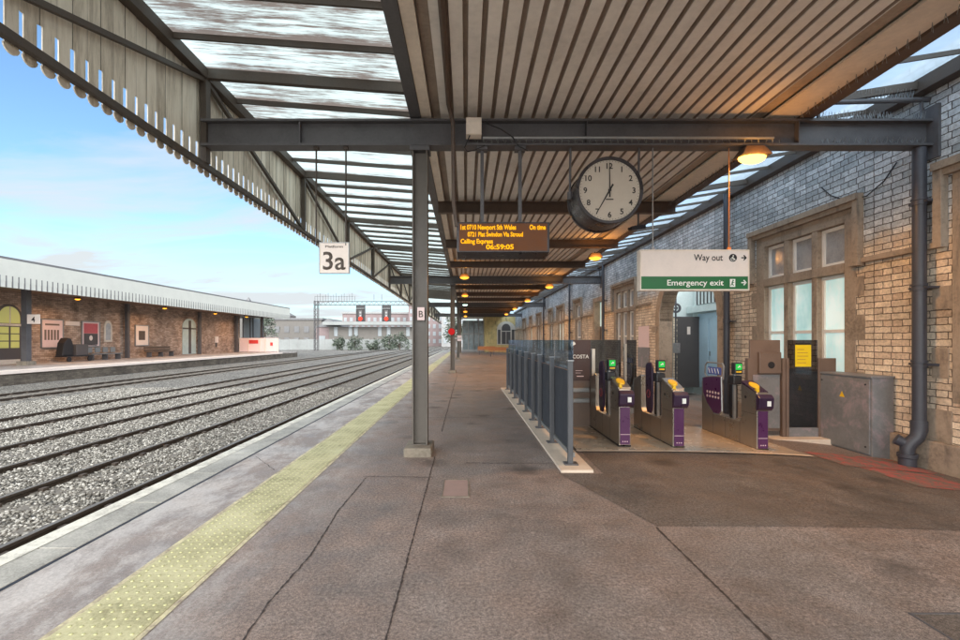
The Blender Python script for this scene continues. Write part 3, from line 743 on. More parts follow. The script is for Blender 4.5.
def arrow(x, z, L_, parent, mat, y=ya-.003):
    b = MB(); b.bar((x, y, z), (x+L_, y, z), .002, .016, (0,0,1)); b.bar((x+L_+.004, y, z-.003), (x+L_-.03, y, z+.033), .002, .016); b.bar((x+L_+.004, y, z+.003), (x+L_-.03, y, z-.033), .002, .016); b.build('arrow', mat, parent)
arrow(3.655, 2.592, .062, t, 'ink'); arrow(3.655, 2.262, .062, gp, 'white_ink')
b = MB(); b.disc((3.545, 2.592), .052, ya-.003, ya-.0005, 28); ic = b.build('pictogram', 'ink', t)
b = MB(); b.disc((3.548, 2.618), .009, ya-.006, ya-.0035, 12); b.bar((3.54,ya-.005,2.605),(3.54,ya-.005,2.578),.002,.012,(0,0,1)); b.bar((3.54,ya-.005,2.58),(3.565,ya-.005,2.578),.002,.01); b.bar((3.565,ya-.005,2.578),(3.572,ya-.005,2.56),.002,.009)
b.ring((3.538, 2.575), .018, .024, ya-.006, ya-.0035, 16); b.build('wheelchair_mark', 'white_ink', ic)
b = MB(); b.box(3.505,3.575,ya-.003,ya-.0005,2.205,2.31); ic = b.build('pictogram', 'white_ink', gp)
b = MB(); b.disc((3.545,2.29),.010,ya-.006,ya-.0035,12); b.bar((3.54,ya-.005,2.278),(3.532,ya-.005,2.248),.002,.014); b.bar((3.532,ya-.005,2.25),(3.552,ya-.005,2.222),.002,.01); b.bar((3.532,ya-.005,2.25),(3.515,ya-.005,2.225),.002,.01); b.bar((3.525,ya-.005,2.27),(3.56,ya-.005,2.262),.002,.008); b.build('running_figure', 'green', ic)
for xx in (2.50, 3.52):
    b = MB(); b.tube([(xx, 6.16, 4.07), (xx, 6.16, 2.72)], .009, 6); b.box(xx-.02, xx+.02, 6.14, 6.18, 2.70, 2.74); b.build('suspension_rod', 'wood' if xx > 3 else 'galv', t)

# platform 3a sign
t = thing('platform_sign', 'square white hanging platform sign showing 3a', 'sign', (-1.75, 6.16, 2.38))
b = MB(); b.box(-1.945,-1.563,6.12,6.16,2.395,2.79); b.build('panel', 'white', t)
b = MB(); b.box(-1.955,-1.553,6.115,6.165,2.79,2.80); b.box(-1.955,-1.553,6.115,6.165,2.385,2.395); b.box(-1.955,-1.945,6.115,6.165,2.395,2.79); b.box(-1.563,-1.553,6.115,6.165,2.395,2.79); b.build('frame', 'galv', t)
text('Platform', -1.754, 6.116, 2.728, .235, .032, 'ink_grey', t, align='CENTER')
text('3a', -1.754, 6.116, 2.44, .30, .235, 'ink_grey', t, align='CENTER').modifiers.new('bold','SOLIDIFY').thickness = .001
for xx in (-1.995, -1.60):
    b = MB(); b.tube([(xx,6.13,4.07),(xx,6.13,2.76)], .012, 6); b.box(xx-.03,xx+.03,6.1,6.16,4.03,4.07); b.build('suspension_rod', 'bar', t)

t = thing('cctv_camera', 'small dark security camera hanging near the gutter beam beyond the clock', 'camera', (3.67, 9.8, 3.85))
b = MB(); b.tube([(3.67,9.8,4.22),(3.67,9.8,3.95)], .02, 8); b.build('bracket', 'dark_steel', t)
b = MB(); b.bar((3.5,9.75,3.86),(3.82,9.82,3.92),.09,.09); b.build('housing', 'clock_case', t, .01)
b = MB(); b.tube([(3.44,9.74,3.85),(3.50,9.75,3.86)], .03, 12); b.build('lens', 'black', t)
# column small signs
t = thing('small_plate', 'small pale plate with a dark letter on the first column', 'sign', (-.59, 6.05, 1.8))
b = MB(); b.box(-.64,-.545,6.045,6.06,1.76,1.93); b.build('plate', 'pink', t, .002)
text('B', -.592, 6.043, 1.80, None, .085, 'ink_grey', t, align='CENTER')
b = MB(); b.box(-.60,-.585,6.06,6.152,1.80,1.88); b.build('bracket', 'galv', t)
t = thing('round_red_sign', 'round red disc sign fixed to the second column', 'sign', (-.64, 20.9, 1.9))
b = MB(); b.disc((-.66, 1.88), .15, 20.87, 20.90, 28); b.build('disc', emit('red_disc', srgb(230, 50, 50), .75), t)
b = MB(); b.box(-.52,-.18,20.85,20.87,1.55,1.60); b.box(-.64,-.56,20.9,20.94,1.78,1.98); b.build('bracket', 'galv', t)
t = thing('small_plate', 'small pale plate hanging on the third column', 'sign', (-.5, 35.7, 1.6))
b = MB(); b.box(-.68,-.34,35.76,35.78,1.42,1.86); b.build('plate', 'pink', t); b = MB(); b.box(-.6,-.5,35.78,35.83,1.6,1.7); b.build('bracket', 'galv', t)

# ------------------------------------------------------------------ station building on the right
XW = 6.2; DEP = .26
bld = thing('station_building', 'long brick station building with stone window surrounds along the platform', 'building', (XW, 16, -.23))
WIN = [  # (light y ranges)  lower z, upper z
    dict(l=[(3.55,4.15),(4.35,4.95),(5.15,5.60)], kind='dull'),
    dict(l=[(7.53,8.12),(8.25,8.84),(8.97,9.55)], kind='lit'),
    dict(l=[(17.0,17.6),(17.72,18.32),(18.44,19.0)], kind='dull'),
    dict(l=[(24.8,25.9)], kind='dull'), dict(l=[(29.2,29.9),(30.1,30.8)], kind='lit'),
    dict(l=[(33.0,33.9)], kind='dull'), dict(l=[(38.0,38.8),(39.0,39.8)], kind='dull'), dict(l=[(43.2,44.2)], kind='lit'), dict(l=[(47.5,48.5),(48.7,49.6)], kind='dull')]
ZS, ZT0, ZT1, ZH = .80, 2.60, 2.76, 3.42
ops = []
for w in WIN:
    a, c = w['l'][0][0], w['l'][-1][1]; ops.append((a, c, ZS, ZH))
PASS = (11.3, 14.7); ops.append((PASS[0], PASS[1], -.5, 3.55)); DOOR = (20.9, 22.1); ops.append((DOOR[0], DOOR[1], -.5, 3.3))
def cells(b, X, ylo, yhi, zlo, zhi, ops):
    ys = sorted({ylo, yhi, *[o[0] for o in ops], *[o[1] for o in ops]}); zs = sorted({zlo, zhi, *[o[2] for o in ops], *[o[3] for o in ops]})
    for i in range(len(ys)-1):
        for j in range(len(zs)-1):
            yc, zc = (ys[i]+ys[i+1])/2, (zs[j]+zs[j+1])/2
            if any(o[0] < yc < o[1] and o[2] < zc < o[3] for o in ops): continue
            b.quad((X,ys[i],zs[j]),(X,ys[i+1],zs[j]),(X,ys[i+1],zs[j+1]),(X,ys[i],zs[j+1]))
b = MB(); cells(b, XW, -4, 58, -.5, 5.3, ops)
b.quad((XW,-4,5.3),(XW,10.6,5.3),(XW+3,10.6,5.3),(XW+3,-4,5.3)); b.quad((XW,17.4,5.3),(XW,58,5.3),(XW+3,58,5.3),(XW+3,17.4,5.3)); b.quad((XW,-4,-.5),(XW+3,-4,-.5),(XW+3,-4,5.3),(XW,-4,5.3))
b.build('wall', 'brick', bld)
b = MB(); b.box(6.02, 6.19, -4, 58, 4.80, 4.98); b.build('gutter', 'bar', bld)
b = MB(); b.box(6.10, 6.198, -4, 7.0, -.5, .17); b.box(6.10,6.198,7.0,11.0,-.5,.12); b.box(6.10, 6.198, 15.2, 20.8, -.5, .12); b.box(6.10, 6.198, 22.2, 58, -.5, .12); b.build('plinth', 'stone', bld, .012)
for i, w in enumerate(WIN):
    a, c = w['l'][0][0], w['l'][-1][1]
    t = MB(); X = XW
    # surround: jambs, mullions, transom, head, sill
    t.box(X-.012, X+DEP+.1, c, c+.26, ZS-.1, ZH+.12); t.box(X-.012, X+DEP+.1, a-.22, a, ZS-.1, ZH+.12)
    for (p, q) in zip(w['l'][:-1], w['l'][1:]): t.box(X-.008, X+DEP+.1, p[1], q[0], ZS, ZH)
    t.box(X-.03, X+DEP, a, c, ZT0, ZT1)
    t.box(X-.012, X+DEP, a, c, ZH, ZH+.12); t.box(X-.08, X+DEP, a-.1, c+.1, ZS-.12, ZS)
    wi = t.build('window', 'stone', bld, .01)
    # hood mould
    h = MB(); h.box(X-.13, X-.001, a-.36, c+.42, 3.70, 3.80); h.box(X-.08, X-.001, a-.33, c+.39, 3.62, 3.70); h.box(X-.10, X-.001, a-.36, a-.25, 2.70, 3.70); h.box(X-.10, X-.001, c+.31, c+.42, 2.70, 3.70); h.box(X-.13, X-.02, a-.40, a-.21, 2.66, 2.78)
    h.box(X-.004, X+.0, a-.2, c+.26, ZH+.12, 3.62); h.build('hood_mould', 'stone', wi, .015)
    for j, (p, q) in enumerate(w['l']):
        f = MB(); fx = X+.08
        for (za, zb) in ((ZS, ZT0), (ZT1, ZH)):
            e = .06
            f.box(fx, fx+.05, p, p+e, za, zb); f.box(fx, fx+.05, q-e, q, za, zb); f.box(fx, fx+.05, p+e, q-e, za, za+e); f.box(fx, fx+.05, p+e, q-e, zb-e, zb)
        f.box(fx-.01, fx+.05, p+.055, q-.055, 1.62, 1.68)
        f.build('frame', 'white_trim', wi, .004)
        lit = w['kind'] == 'lit'
        pn = MB(); pn.quad((fx+.03,p,ZS),(fx+.03,q,ZS),(fx+.03,q,ZT0),(fx+.03,p,ZT0)); pn.build('pane', 'lit_pane' if lit else 'dull_pane', wi)
        pn = MB(); pn.quad((fx+.03,p,ZT1),(fx+.03,q,ZT1),(fx+.03,q,ZH),(fx+.03,p,ZH)); pn.build('pane', 'dull_pane', wi)
# string course between hoods
segs = [(-4, 3.2), (6.03, 7.18), (9.88, 10.55), (15.3, 16.6), (19.4, 20.6), (22.4, 24.4), (26.3, 28.8), (31.2, 32.6), (34.3, 37.6), (40.2, 42.8), (44.6, 47.1), (50.0, 58)]
b = MB()
for p, q in segs: b = MB(); b.box(XW-.08, XW-.001, p, q, 2.70, 2.78); b.build('string_course', 'stone', bld, .012)
# quoins and odd stones
b = MB()
for (y, z, w_, h_) in [(5.86,.17,.5,.42),(5.9,1.0,.22,.4),(5.86,1.9,.25,.3),(9.62,.5,.36,.3),(9.66,1.4,.3,.4),(9.62,2.2,.36,.3),(10.9,.1,.3,.45),(10.95,.9,.3,.35),(7.16,.7,.16,.3),(7.14,1.5,.2,.4),(7.16,2.2,.2,.3)]:
    b = MB(); b.box(XW-.01, XW, y, y+w_, z, z+h_); b.build('quoin_stone', 'stone', bld, .006)
# arched passage
def arch(y0_, y1_, zs_, rise, n=20): 
    c = (y0_+y1_)/2; r = (y1_-y0_)/2
    return [(c-r*math.cos(math.pi*k/n), zs_+rise*math.sin(math.pi*k/n)) for k in range(n+1)]
ar = arch(PASS[0], PASS[1], 2.1, 1.42); b = MB()
for k in range(len(ar)-1):
    p, q = ar[k], ar[k+1]; b.add([(XW-.002,p[0],p[1]),(XW-.002,q[0],q[1]),(XW-.002,q[0],3.56),(XW-.002,p[0],3.56),(XW+.4,p[0],p[1]),(XW+.4,q[0],q[1])], [(0,1,2,3),(0,4,5,1)])
b.build('arch_infill', 'brick', bld)
ar2 = arch(PASS[0]-.28, PASS[1]+.28, 2.1, 1.70); b = MB()
for k in range(len(ar)-1):
    p, q, P2, Q2 = ar[k], ar[k+1], ar2[k], ar2[k+1]
    X = XW-.04
    b.add([(X,p[0],p[1]),(X,q[0],q[1]),(X,Q2[0],Q2[1]),(X,P2[0],P2[1]),(XW+.41,p[0],p[1]),(XW+.41,q[0],q[1]),(XW,Q2[0],Q2[1]),(XW,P2[0],P2[1])], [(0,1,2,3),(0,4,5,1),(3,2,6,7)])
b.build('arch_stones', 'stone', bld)
b = MB(); b.box(XW-.04, XW+.41, PASS[1], PASS[1]+.28, -.5, 2.1); b.build('arch_jamb', 'stone', bld, .02); b = MB(); b.box(XW-.04, XW+.41, PASS[0]-.28, PASS[0], -.5, 2.1); b.build('arch_jamb', 'stone', bld, .02)
b = MB(); b.box(XW-.12, XW-.041, PASS[0]-.42, PASS[0]-.2, 1.75, 1.95); b.build('label_stop', 'stone', bld, .03); b = MB(); b.box(XW-.10, XW-.041, PASS[1]+.12, PASS[1]+.42, 1.75, 1.95);  b.build('label_stop', 'stone', bld, .03)
# passage interior
b = MB(); b.quad((8.6,10.6,-.5),(8.6,17.4,-.5),(8.6,17.4,3.9),(8.6,10.6,3.9)); b.quad((6.62,17.4,-.5),(8.6,17.4,-.5),(8.6,17.4,3.9),(6.62,17.4,3.9)); b.quad((6.62,10.6,-.5),(8.6,10.6,-.5),(8.6,10.6,3.9),(6.62,10.6,3.9)); b.quad((6.62,14.7,-.5),(6.62,17.4,-.5),(6.62,17.4,3.9),(6.62,14.7,3.9)); 
b.build('passage_wall', 'pale_blue', bld)
b = MB(); b.box(8.52,8.58,15.25,16.9,-.22,2.45); d = b.build('door', 'blue_door', bld, .01, label='pale blue panelled door in the arched passage')
b = MB(); b.box(8.49,8.52,15.38,16.0,.0,2.25); b.box(8.49,8.52,16.12,16.78,.0,2.25); b.build('door_panel', 'blue_door', d, .008)
b = MB(); b.box(8.46,8.50,15.98,16.02,.95,1.1); b.build('handle', 'galv', d)
b = MB(); b.box(8.3,8.58,14.9,17.3,2.5,2.72); b.build('beam', 'pale_blue', bld)
b = MB(); b.box(8.54,8.58,15.1,17.1,2.8,3.6)
fw = b.build('fanlight', 'dark_door', bld)
b = MB()
for i in range(9): b.box(8.49,8.53,15.1+i*.24,15.16+i*.24,2.8,3.6)
b.build('glazing_bars', 'pale_blue', fw)
b = MB(); b.box(7.42,8.5,16.75,16.82,-.22,2.35); d = b.build('door', 'dark_door', bld, .01, label='dark grey door leaf standing open across the passage')
b = MB(); b.box(8.05,8.16,16.73,16.75,1.7,1.98); b.build('notice', 'white', d)
b = MB(); b.box(7.36,7.62,16.60,16.748,-.22,2.3); b.build('brick_pier', 'brick_x', bld)
t = thing('ring_sign', 'dark ring on a thin pole inside the arched passage', 'sign', (7.35, 15.9, -.3))
b = MB(); b.tube([(7.25,15.9,-.3),(7.25,15.9,3.4)], .03, 8); b.build('pole', 'downpipe', t)
b = MB(); b.ring((7.25,2.6), .10, .17, 15.86,15.9, 28); b.disc((7.25,2.6), .06, 15.86, 15.9, 16); b.bar((7.1,15.88,2.6),(7.4,15.88,2.6),.03,.03); b.build('ring', 'downpipe', t)
b = MB(); b.box(7.12,7.36,15.8,15.88,1.05,1.4); b.build('box', 'grey_box', t, .01)
# doorway further along
b = MB(); b.box(XW+.24,XW+.28,DOOR[0],DOOR[1],-.3,2.15); b.build('door', 'dark_door', bld); b = MB(); b.box(XW+.24,XW+.28,DOOR[0],DOOR[1],2.15,3.3); b.build('pane', 'lit_pane', bld)
b = MB(); b.box(XW-.05,XW+.3,DOOR[0]-.22,DOOR[0],-.4,3.5); b.box(XW-.05,XW+.3,DOOR[1],DOOR[1]+.22,-.4,3.5); b.box(XW-.05,XW+.3,DOOR[0],DOOR[1],3.3,3.5); b.build('door_surround', 'stone', bld, .01)
# downpipes
def downpipe(y, label, fancy=False, r=.068):
    t = thing('downpipe', label, 'downpipe', (6.05, y, -.23), 'cast iron downpipes on the station wall')
    x = 6.05
    b = MB()
    zb = .36 if fancy else -.3
    b.tube([(x,y,4.9 if not fancy else 4.06),(x,y,zb)], r, 14); b.build('pipe', 'downpipe', t, smooth=True)
    for z in ((2.16,1.14,3.3) if fancy else (3.2,1.9,.5)):
        b = MB(); b.tube([(x,y,z),(x,y,z+.022),(x,y,z+.024),(x,y,z+.06),(x,y,z+.062),(x,y,z+.085)], [r+.012,r+.012,r+.004,r+.004,r+.014,r+.014], 14); b.box(x-.02,x+.15,y-.13,y+.13,z+.02,z+.05); b.build('collar', 'downpipe', t, smooth=True)
    if fancy:
        b = MB(); b.tube([(x,y,.42),(x,y,.30),(x-.03,y+.0,.20),(x-.10,y+.02,.12),(x-.13,y+.03,.05),(x-.13,y+.03,-.12)], [r+.014,r+.014,r+.006,r+.008,r+.006,r+.004], 14)
        b.tube([(x-.10,y+.02,.13),(x-.16,y+.06,.12),(x-.22,y+.10,.16)], [r*.8,r*.85,r], 12); b.build('swan_neck', 'downpipe', t, smooth=True)
        b = MB(); b.tube([(x-.13,y+.03,-.02),(x-.13,y+.03,-.07),(x-.13,y+.03,-.08),(x-.13,y+.03,-.3)], [r+.035,r+.035,r+.022,r+.022], 14); b.build('socket', 'downpipe', t, smooth=True)
downpipe(6.14, 'dark downpipe with a swan neck foot beside the grey cabinet', True, .075)
downpipe(10.68, 'dark downpipe between the tall bright window and the arched passage')
for y, l in ((20.3, 'thin dark downpipe left of the far lit doorway'), (26.9, 'fourth downpipe along the wall, beyond the glass barrier'), (35.9, 'farthest downpipe visible along the brick wall')): downpipe(y, l, False, .06)
# wall brackets clutter near beam end
t = thing('wall_cable', 'thin black cable drooping across the upper brickwork near the first downpipe', 'cable', (6.18, 7, 4))
pts = [(6.185, 8.0, 4.15), (6.18, 7.8, 3.95), (6.18, 7.5, 3.78), (6.18, 7.1, 3.72), (6.18, 6.8, 3.85), (6.18, 6.6, 4.05)]
b = MB(); b.tube(pts, .009, 6); b.build('cable', 'black', t, smooth=True)
# wall posters
t = thing('wall_poster', 'tall pale notice on the brick wall left of the arched passage', 'poster', (6.17, 16.0, 1.2))
b = MB(); b.box(6.165,6.19,15.55,16.45,1.25,1.98); b.build('sheet', 'pink', t); b = MB(); b.box(6.16,6.19,15.5,16.5,.55,1.245); b.build('lower_board', 'grey_box', t)

# grey steel cabinet
t = thing('equipment_cabinet', 'wide grey steel equipment cabinet with yellow warning mark against the wall', 'cabinet', (5.99, 7.1, -.2))
cy0, cy1, cx0, cx1, cz0, cz1 = 6.62, 7.62, 5.83, 6.16, -.26, .98
b = MB(); b.box(cx0+.02, cx1, cy0, cy1, cz0, cz1-.03); b.build('body', 'grey_box', t, .006)
b = MB(); b.box(cx0-.01, cx1+.01, cy0-.015, cy1+.015, cz1-.03, cz1); b.build('lid', 'grey_box', t, .006)
b = MB(); b.box(cx0-.002, cx0+.018, cy0+.03, cy1-.03, cz0+.1, cz1-.05); dd = b.build('door', 'grey_box', t, .004)
for yy, zz in ((cy0+.09, cz1-.13), (cy0+.09, cz0+.2), (cy1-.09, cz1-.13)):
    b = MB(); b.tube([(cx0-.012,yy,zz),(cx0,yy,zz)], .012, 10); b.build('lock', 'black', dd)
b = MB(); b.prism([(7.08,.62),(7.18,.62),(7.13,.71)], 'x', cx0-.005, cx0-.0025); b.build('warning_mark', 'yellow', dd)

# ------------------------------------------------------------------ gateline
gl = thing('gate_base', 'pale metal base plate under the ticket gates', 'base plate', (3.0, 7, 0))
sheet('plate', 1.50, 4.62, 6.20, 8.1, .014, 'gate_plate', 16, parent=gl)
sheet('edge_strip', 1.48, 4.64, 6.13, 6.20, .018, 'plinth', 16, parent=gl)
b = MB(); b.box(4.70, 5.85, 7.35, 7.7, -.3, -.09); b.build('kerb', 'plinth', gl, .01)
def gate(xl, y0_, z0, label, kind):
    w = .16; t = thing('ticket_gate', label, 'ticket gate', (xl+w/2, y0_, z0), 'ticket gates in a row')
    xr = xl+w; Y = lambda d: y0_+d; Z = lambda h: z0+h
    pr = [(0,0),(0,.80),(.05,.83),(.34,.93),(.37,.93),(.37,.40),(.42,.34),(1.12,.34),(1.16,.40),(1.16,.92),(1.22,.93),(1.5,.84),(1.5,0)]
    b = MB(); b.prism([(Y(p[0]), Z(p[1])) for p in pr], 'x', xl, xr); b.build('body', 'stainless', t, .006)
    b = MB(); b.box(xl+.012, xr-.012, Y(-.012), Y(-.001), Z(.03), Z(.55)); fp = b.build('front_panel', 'purple', t, .004)
    b = MB(); b.box(xl+.012, xr-.012, Y(-.014), Y(-.0125), Z(.17), Z(.176))
    for i in range(3): b.disc((xl+.05+i*.03, Z(.075)), .008, Y(-.014), Y(-.0125), 10)
    b.build('stripe', 'pink', fp)
    b = MB(); b.prism([(Y(-.07),Z(.60)),(Y(-.085),Z(.74)),(Y(-.03),Z(.785)),(Y(-.001),Z(.785)),(Y(-.001),Z(.56)),(Y(-.03),Z(.56))], 'x', xl-.015, xr+.03); rd = b.build('card_reader', 'purple_dark', t, .008)
    b = MB(); b.box(xl+.09, xr-.02, Y(-.092), Y(-.083), Z(.63), Z(.70)); b.build('ticket_slot', 'white_ink', rd)
    b = MB()
    for d in (.40, .78, 1.14): b.box(xl-.0012, xl-.0002, Y(d), Y(d+.004), Z(.02), Z(.335))
    b.box(xl-.0012, xl-.0002, Y(.03), Y(.36), Z(.50), Z(.504)); b.build('panel_seam', 'black', t)
    b = MB(); b.box(xl-.003, xr+.003, Y(.0), Y(1.5), Z(.0), Z(.025)); b.build('kick_strip', 'black', t)
    b = MB(); b.tube([(xl-.004, Y(.26), Z(.72)), (xl, Y(.26), Z(.72))], .022, 14); b.build('sensor', 'black', t)
    # sloping yellow smartcard pad
    import math as _m
    b = MB()
    def sl(d): return .83+(d-.05)*(.10/.29)
    b.add([(xl-.006,Y(.02),Z(.822)),(xr+.012,Y(.02),Z(.822)),(xr+.012,Y(.36),Z(sl(.36)+.012)),(xl-.006,Y(.36),Z(sl(.36)+.012)),(xl-.006,Y(.02),Z(.80)),(xr+.012,Y(.02),Z(.80)),(xr+.012,Y(.36),Z(sl(.36)-.03)),(xl-.006,Y(.36),Z(sl(.36)-.03))],
          [(0,1,2,3),(4,7,6,5),(0,4,5,1),(1,5,6,2),(2,6,7,3),(3,7,4,0)]); hd = b.build('reader_head', 'purple_dark' if kind == 2 else 'stainless', t, .006)
    b = MB(); n = 18; vs = []
    for k in range(n):
        a = 2*math.pi*k/n; d = .20+.085*math.sin(a); vs.append((xl+.085+.055*math.cos(a), Y(d), Z(sl(d)+.022)))
    for k in range(n):
        a = 2*math.pi*k/n; d = .20+.09*math.sin(a); vs.append((xl+.085+.06*math.cos(a), Y(d), Z(sl(d)+.004)))
    b.add(vs, [tuple(range(n))]+[(k,(k+1)%n,n+(k+1)%n,n+k) for k in range(n)]); b.build('card_pad', 'yellow', hd)
    b = MB(); b.box(xl+.01, xl+.05, Y(.02), Y(.07), Z(.80), Z(.87)); b.build('lamp', 'yellow', hd, .004)
    # stem and indicator
    b = MB(); b.box(xl+.04, xl+.075, Y(.62), Y(.66), Z(.34), Z(1.05)); b.build('stem', 'galv', t)
    b = MB(); b.box(xl+.03, xl+.15, Y(.58), Y(.68), Z(1.02), Z(1.2)); iN = b.build('indicator', 'black', t, .012)
    b = MB(); b.box(xl+.045, xl+.135, Y(.573), Y(.579), Z(1.09), Z(1.18)); b.build('green_screen', 'green_led', iN)
    b = MB(); b.bar((xl+.07,Y(.570),Z(1.125)),(xl+.11,Y(.570),Z(1.15)),.003,.012); b.bar((xl+.11,Y(.570),Z(1.15)),(xl+.088,Y(.570),Z(1.152)),.003,.01); b.bar((xl+.11,Y(.570),Z(1.15)),(xl+.108,Y(.570),Z(1.128)),.003,.01); b.build('arrow', 'white_ink', iN)
    b = MB(); b.box(xl+.05, xl+.13, Y(.573), Y(.579), Z(1.05), Z(1.07)); b.build('amber_screen', 'yellow', iN)
    b = MB(); b.box(xl+.02, xl+.16, Y(.60), Y(.76), Z(.86), Z(1.0)); b.box(xl+.06, xl+.13, Y(.66), Y(.80), Z(.34), Z(.86)); b.build('paddle_drive', 'black', t, .02)
    if kind == 1:
        P = []
        for k in range(13): a = math.pi*k/12; P.append((Y(.86+.13*math.cos(a)), Z(1.06+.10*math.sin(a))))
        for (d, h) in ((.73,.7),(.75,.45),(.80,.36),(.92,.36),(.97,.45),(.99,.7)): P.append((Y(d), Z(h)))
        b = MB(); b.prism(P, 'x', xl+.0, xl+.03); pd = b.build('paddle', 'purple_dark', t, .008)
        b = MB()
        for k in range(24):
            a0, a1 = 2*math.pi*k/24, 2*math.pi*(k+1)/24
            b.bar((xl-.002, Y(.86)+.06*math.cos(a0), Z(.66)+.06*math.sin(a0)), (xl-.002, Y(.86)+.06*math.cos(a1), Z(.66)+.06*math.sin(a1)), .004, .012)
        b.build('emblem', 'poster_red', pd)
    else:
        P = [(Y(d), Z(h)) for d, h in ((.84,.42),(.92,.36),(1.08,.36),(1.28,.5),(1.40,.66),(1.42,.9),(1.30,.93),(1.1,.95),(.86,.96))]
        b = MB(); b.prism(P, 'x', xl-.03, xl-.005); pd = b.build('paddle', 'purple', t)
        b = MB(); b.tube([(xl-.018, p[0], p[1]) for p in P]+[(xl-.018, P[0][0], P[0][1])], .014, 6); b.build('paddle_rim', 'galv', pd, smooth=True)
        P = [(Y(d), Z(h)) for d, h in ((.86,.92),(.84,1.12),(.88,1.17),(1.34,1.17),(1.40,1.12),(1.42,.98),(1.36,.92))]
        b = MB(); b.tube([(xl+.012, p[0], p[1]) for p in P]+[(xl+.012, P[0][0], P[0][1])], .014, 6); b.build('rail_loop', 'galv', t, smooth=True)
        b = MB(); b.box(xl+.008, xl+.02, Y(.93), Y(1.32), Z(.98), Z(1.10)); sg = b.build('small_sign', paint('blue_sign', srgb(92, 104, 170), .4), t)
        b = MB()
        for q in range(4): b.bar((xl+.004, Y(.98+q*.09), Z(1.0)), (xl+.004, Y(1.02+q*.09), Z(1.08)), .003, .014)
        b.build('marks', 'white_ink', sg)
        for r_ in range(2):
            for q in range(5):
                yc, zc = Y(.92+q*.085), Z(.62+r_*.07)
                b = MB(); b.prism([(yc+.022*math.cos(2*math.pi*k/10), zc+.022*math.sin(2*math.pi*k/10)) for k in range(10)], 'x', xl-.034, xl-.031); b.build('emblem_dot', 'pink', pd)
    return t
gate(2.13, 6.40, .014, 'stainless ticket gate nearest the glass barrier, leftmost of three', 1)
gate(2.88, 6.40, -.005, 'stainless ticket gate in the middle of the row of three', 1)
gate(4.06, 6.42, -.045, 'stainless ticket gate with a large purple paddle on the wide aisle', 2)

# screens behind/beside gates
t = thing('metal_screen', 'brown metal screen with a round black hole right of the ticket gates', 'screen', (4.93, 7.6, -.1))
b = MB(); b.box(4.68,5.18,7.58,7.62,.0,1.5); b.build('panel', 'brown_panel', t, .006)
b = MB(); b.box(4.80,5.16,7.52,7.58,.95,1.30); hb = b.build('housing', 'brown_panel', t, .01)
b = MB(); b.disc((4.99,1.09), .055, 7.512, 7.519, 24); b.build('round_opening', 'black', hb)
b = MB(); b.box(4.72,5.16,7.56,7.579,.05,.93); b.build('lower_panel', 'grey_box', t, .006)
b = MB(); b.box(4.62,4.70,7.54,7.62,-.1,1.2); b.build('side_post', 'brown_panel', t, .004)
t = thing('gateline_post', 'brown steel post between the metal screen and the glass screen', 'post', (5.24, 7.6, -.1))
b = MB(); b.box(5.19,5.245,7.54,7.62,-.1,1.2); b.box(5.255,5.30,7.54,7.62,-.1,1.2); b.build('shaft', 'brown_panel', t, .004)
b = MB(); b.box(5.14,5.36,7.5,7.66,-.14,-.1); b.build('foot', 'dark_steel', t, .004)
t = thing('glass_screen', 'smoked glass screen carrying the yellow notice beside the grey cabinet', 'glass screen', (5.5, 7.6, -.1))
b = MB(); b.box(5.31,5.79,7.58,7.592,.06,1.5); b.build('pane', 'glass_smoke', t)
b = MB(); b.box(5.31,5.79,7.56,7.61,-.14,.055); b.build('bottom_rail', 'grey_box', t, .004)
b = MB(); b.box(5.80,5.85,7.56,7.62,-.14,1.2); b.box(5.86,6.1,7.58,7.62,.9,1.2); b.build('end_post', 'brown_panel', t, .004)
t = thing('yellow_notice', 'bright yellow notice fixed on the smoked glass screen', 'notice', (5.55, 7.57, 1.2))
b = MB(); b.box(5.42,5.68,7.570,7.576,1.06,1.42); b.build('sheet', 'poster_yellow', t)
b = MB(); b.box(5.44,5.66,7.565,7.5695,1.425,1.45); b.build('header', 'ink', t)
b = MB()
for i in range(5): b.box(5.45,5.45+random.uniform(.1,.2),7.567,7.5695,1.12+i*.055,1.128+i*.055)
b.build('text_lines', 'wood', t)
t = thing('shop_sign', 'dark brown coffee shop board with white lettering behind the barrier post', 'sign', (1.97, 7.9, .8))
b = MB(); b.box(1.78,2.14,7.9,7.92,.80,1.5); b.build('board', 'costa', t)
text('COSTA', 1.83, 7.897, 1.185, .28, .062, 'white_ink', t)
text('COFFEE', 1.93, 7.897, 1.13, .13, .022, 'ink_grey', t)
b = MB(); b.prism([(1.79,1.42),(1.80,1.47),(1.86,1.47),(1.885,1.43),(1.84,1.40),(1.81,1.36)], 'y', 7.895, 7.899); b.build('cup_mark', 'white_ink', t)
b = MB(); b.box(1.88,2.0,7.896,7.899,.97,.978); b.box(1.88,1.97,7.896,7.899,.93,.936); b.box(1.9,2.02,7.896,7.899,.87,.885); b.build('small_print', 'pink', t)
t = thing('low_partition', 'pale brown slatted partition under the dark shop board', 'partition', (1.97, 7.95, 0))
b = MB(); b.box(1.70,2.16,7.92,7.96,0,.80); b.build('panel', 'brown_panel', t)
b = MB(); b.box(1.75,2.12,7.89,7.92,.60,.68); b.box(1.75,2.12,7.89,7.92,.42,.50); b.build('rail', 'galv', t, .01)
b = MB(); b.box(2.15,2.21,7.86,7.94,0,1.35); b.build('post', 'stainless', t, .004)
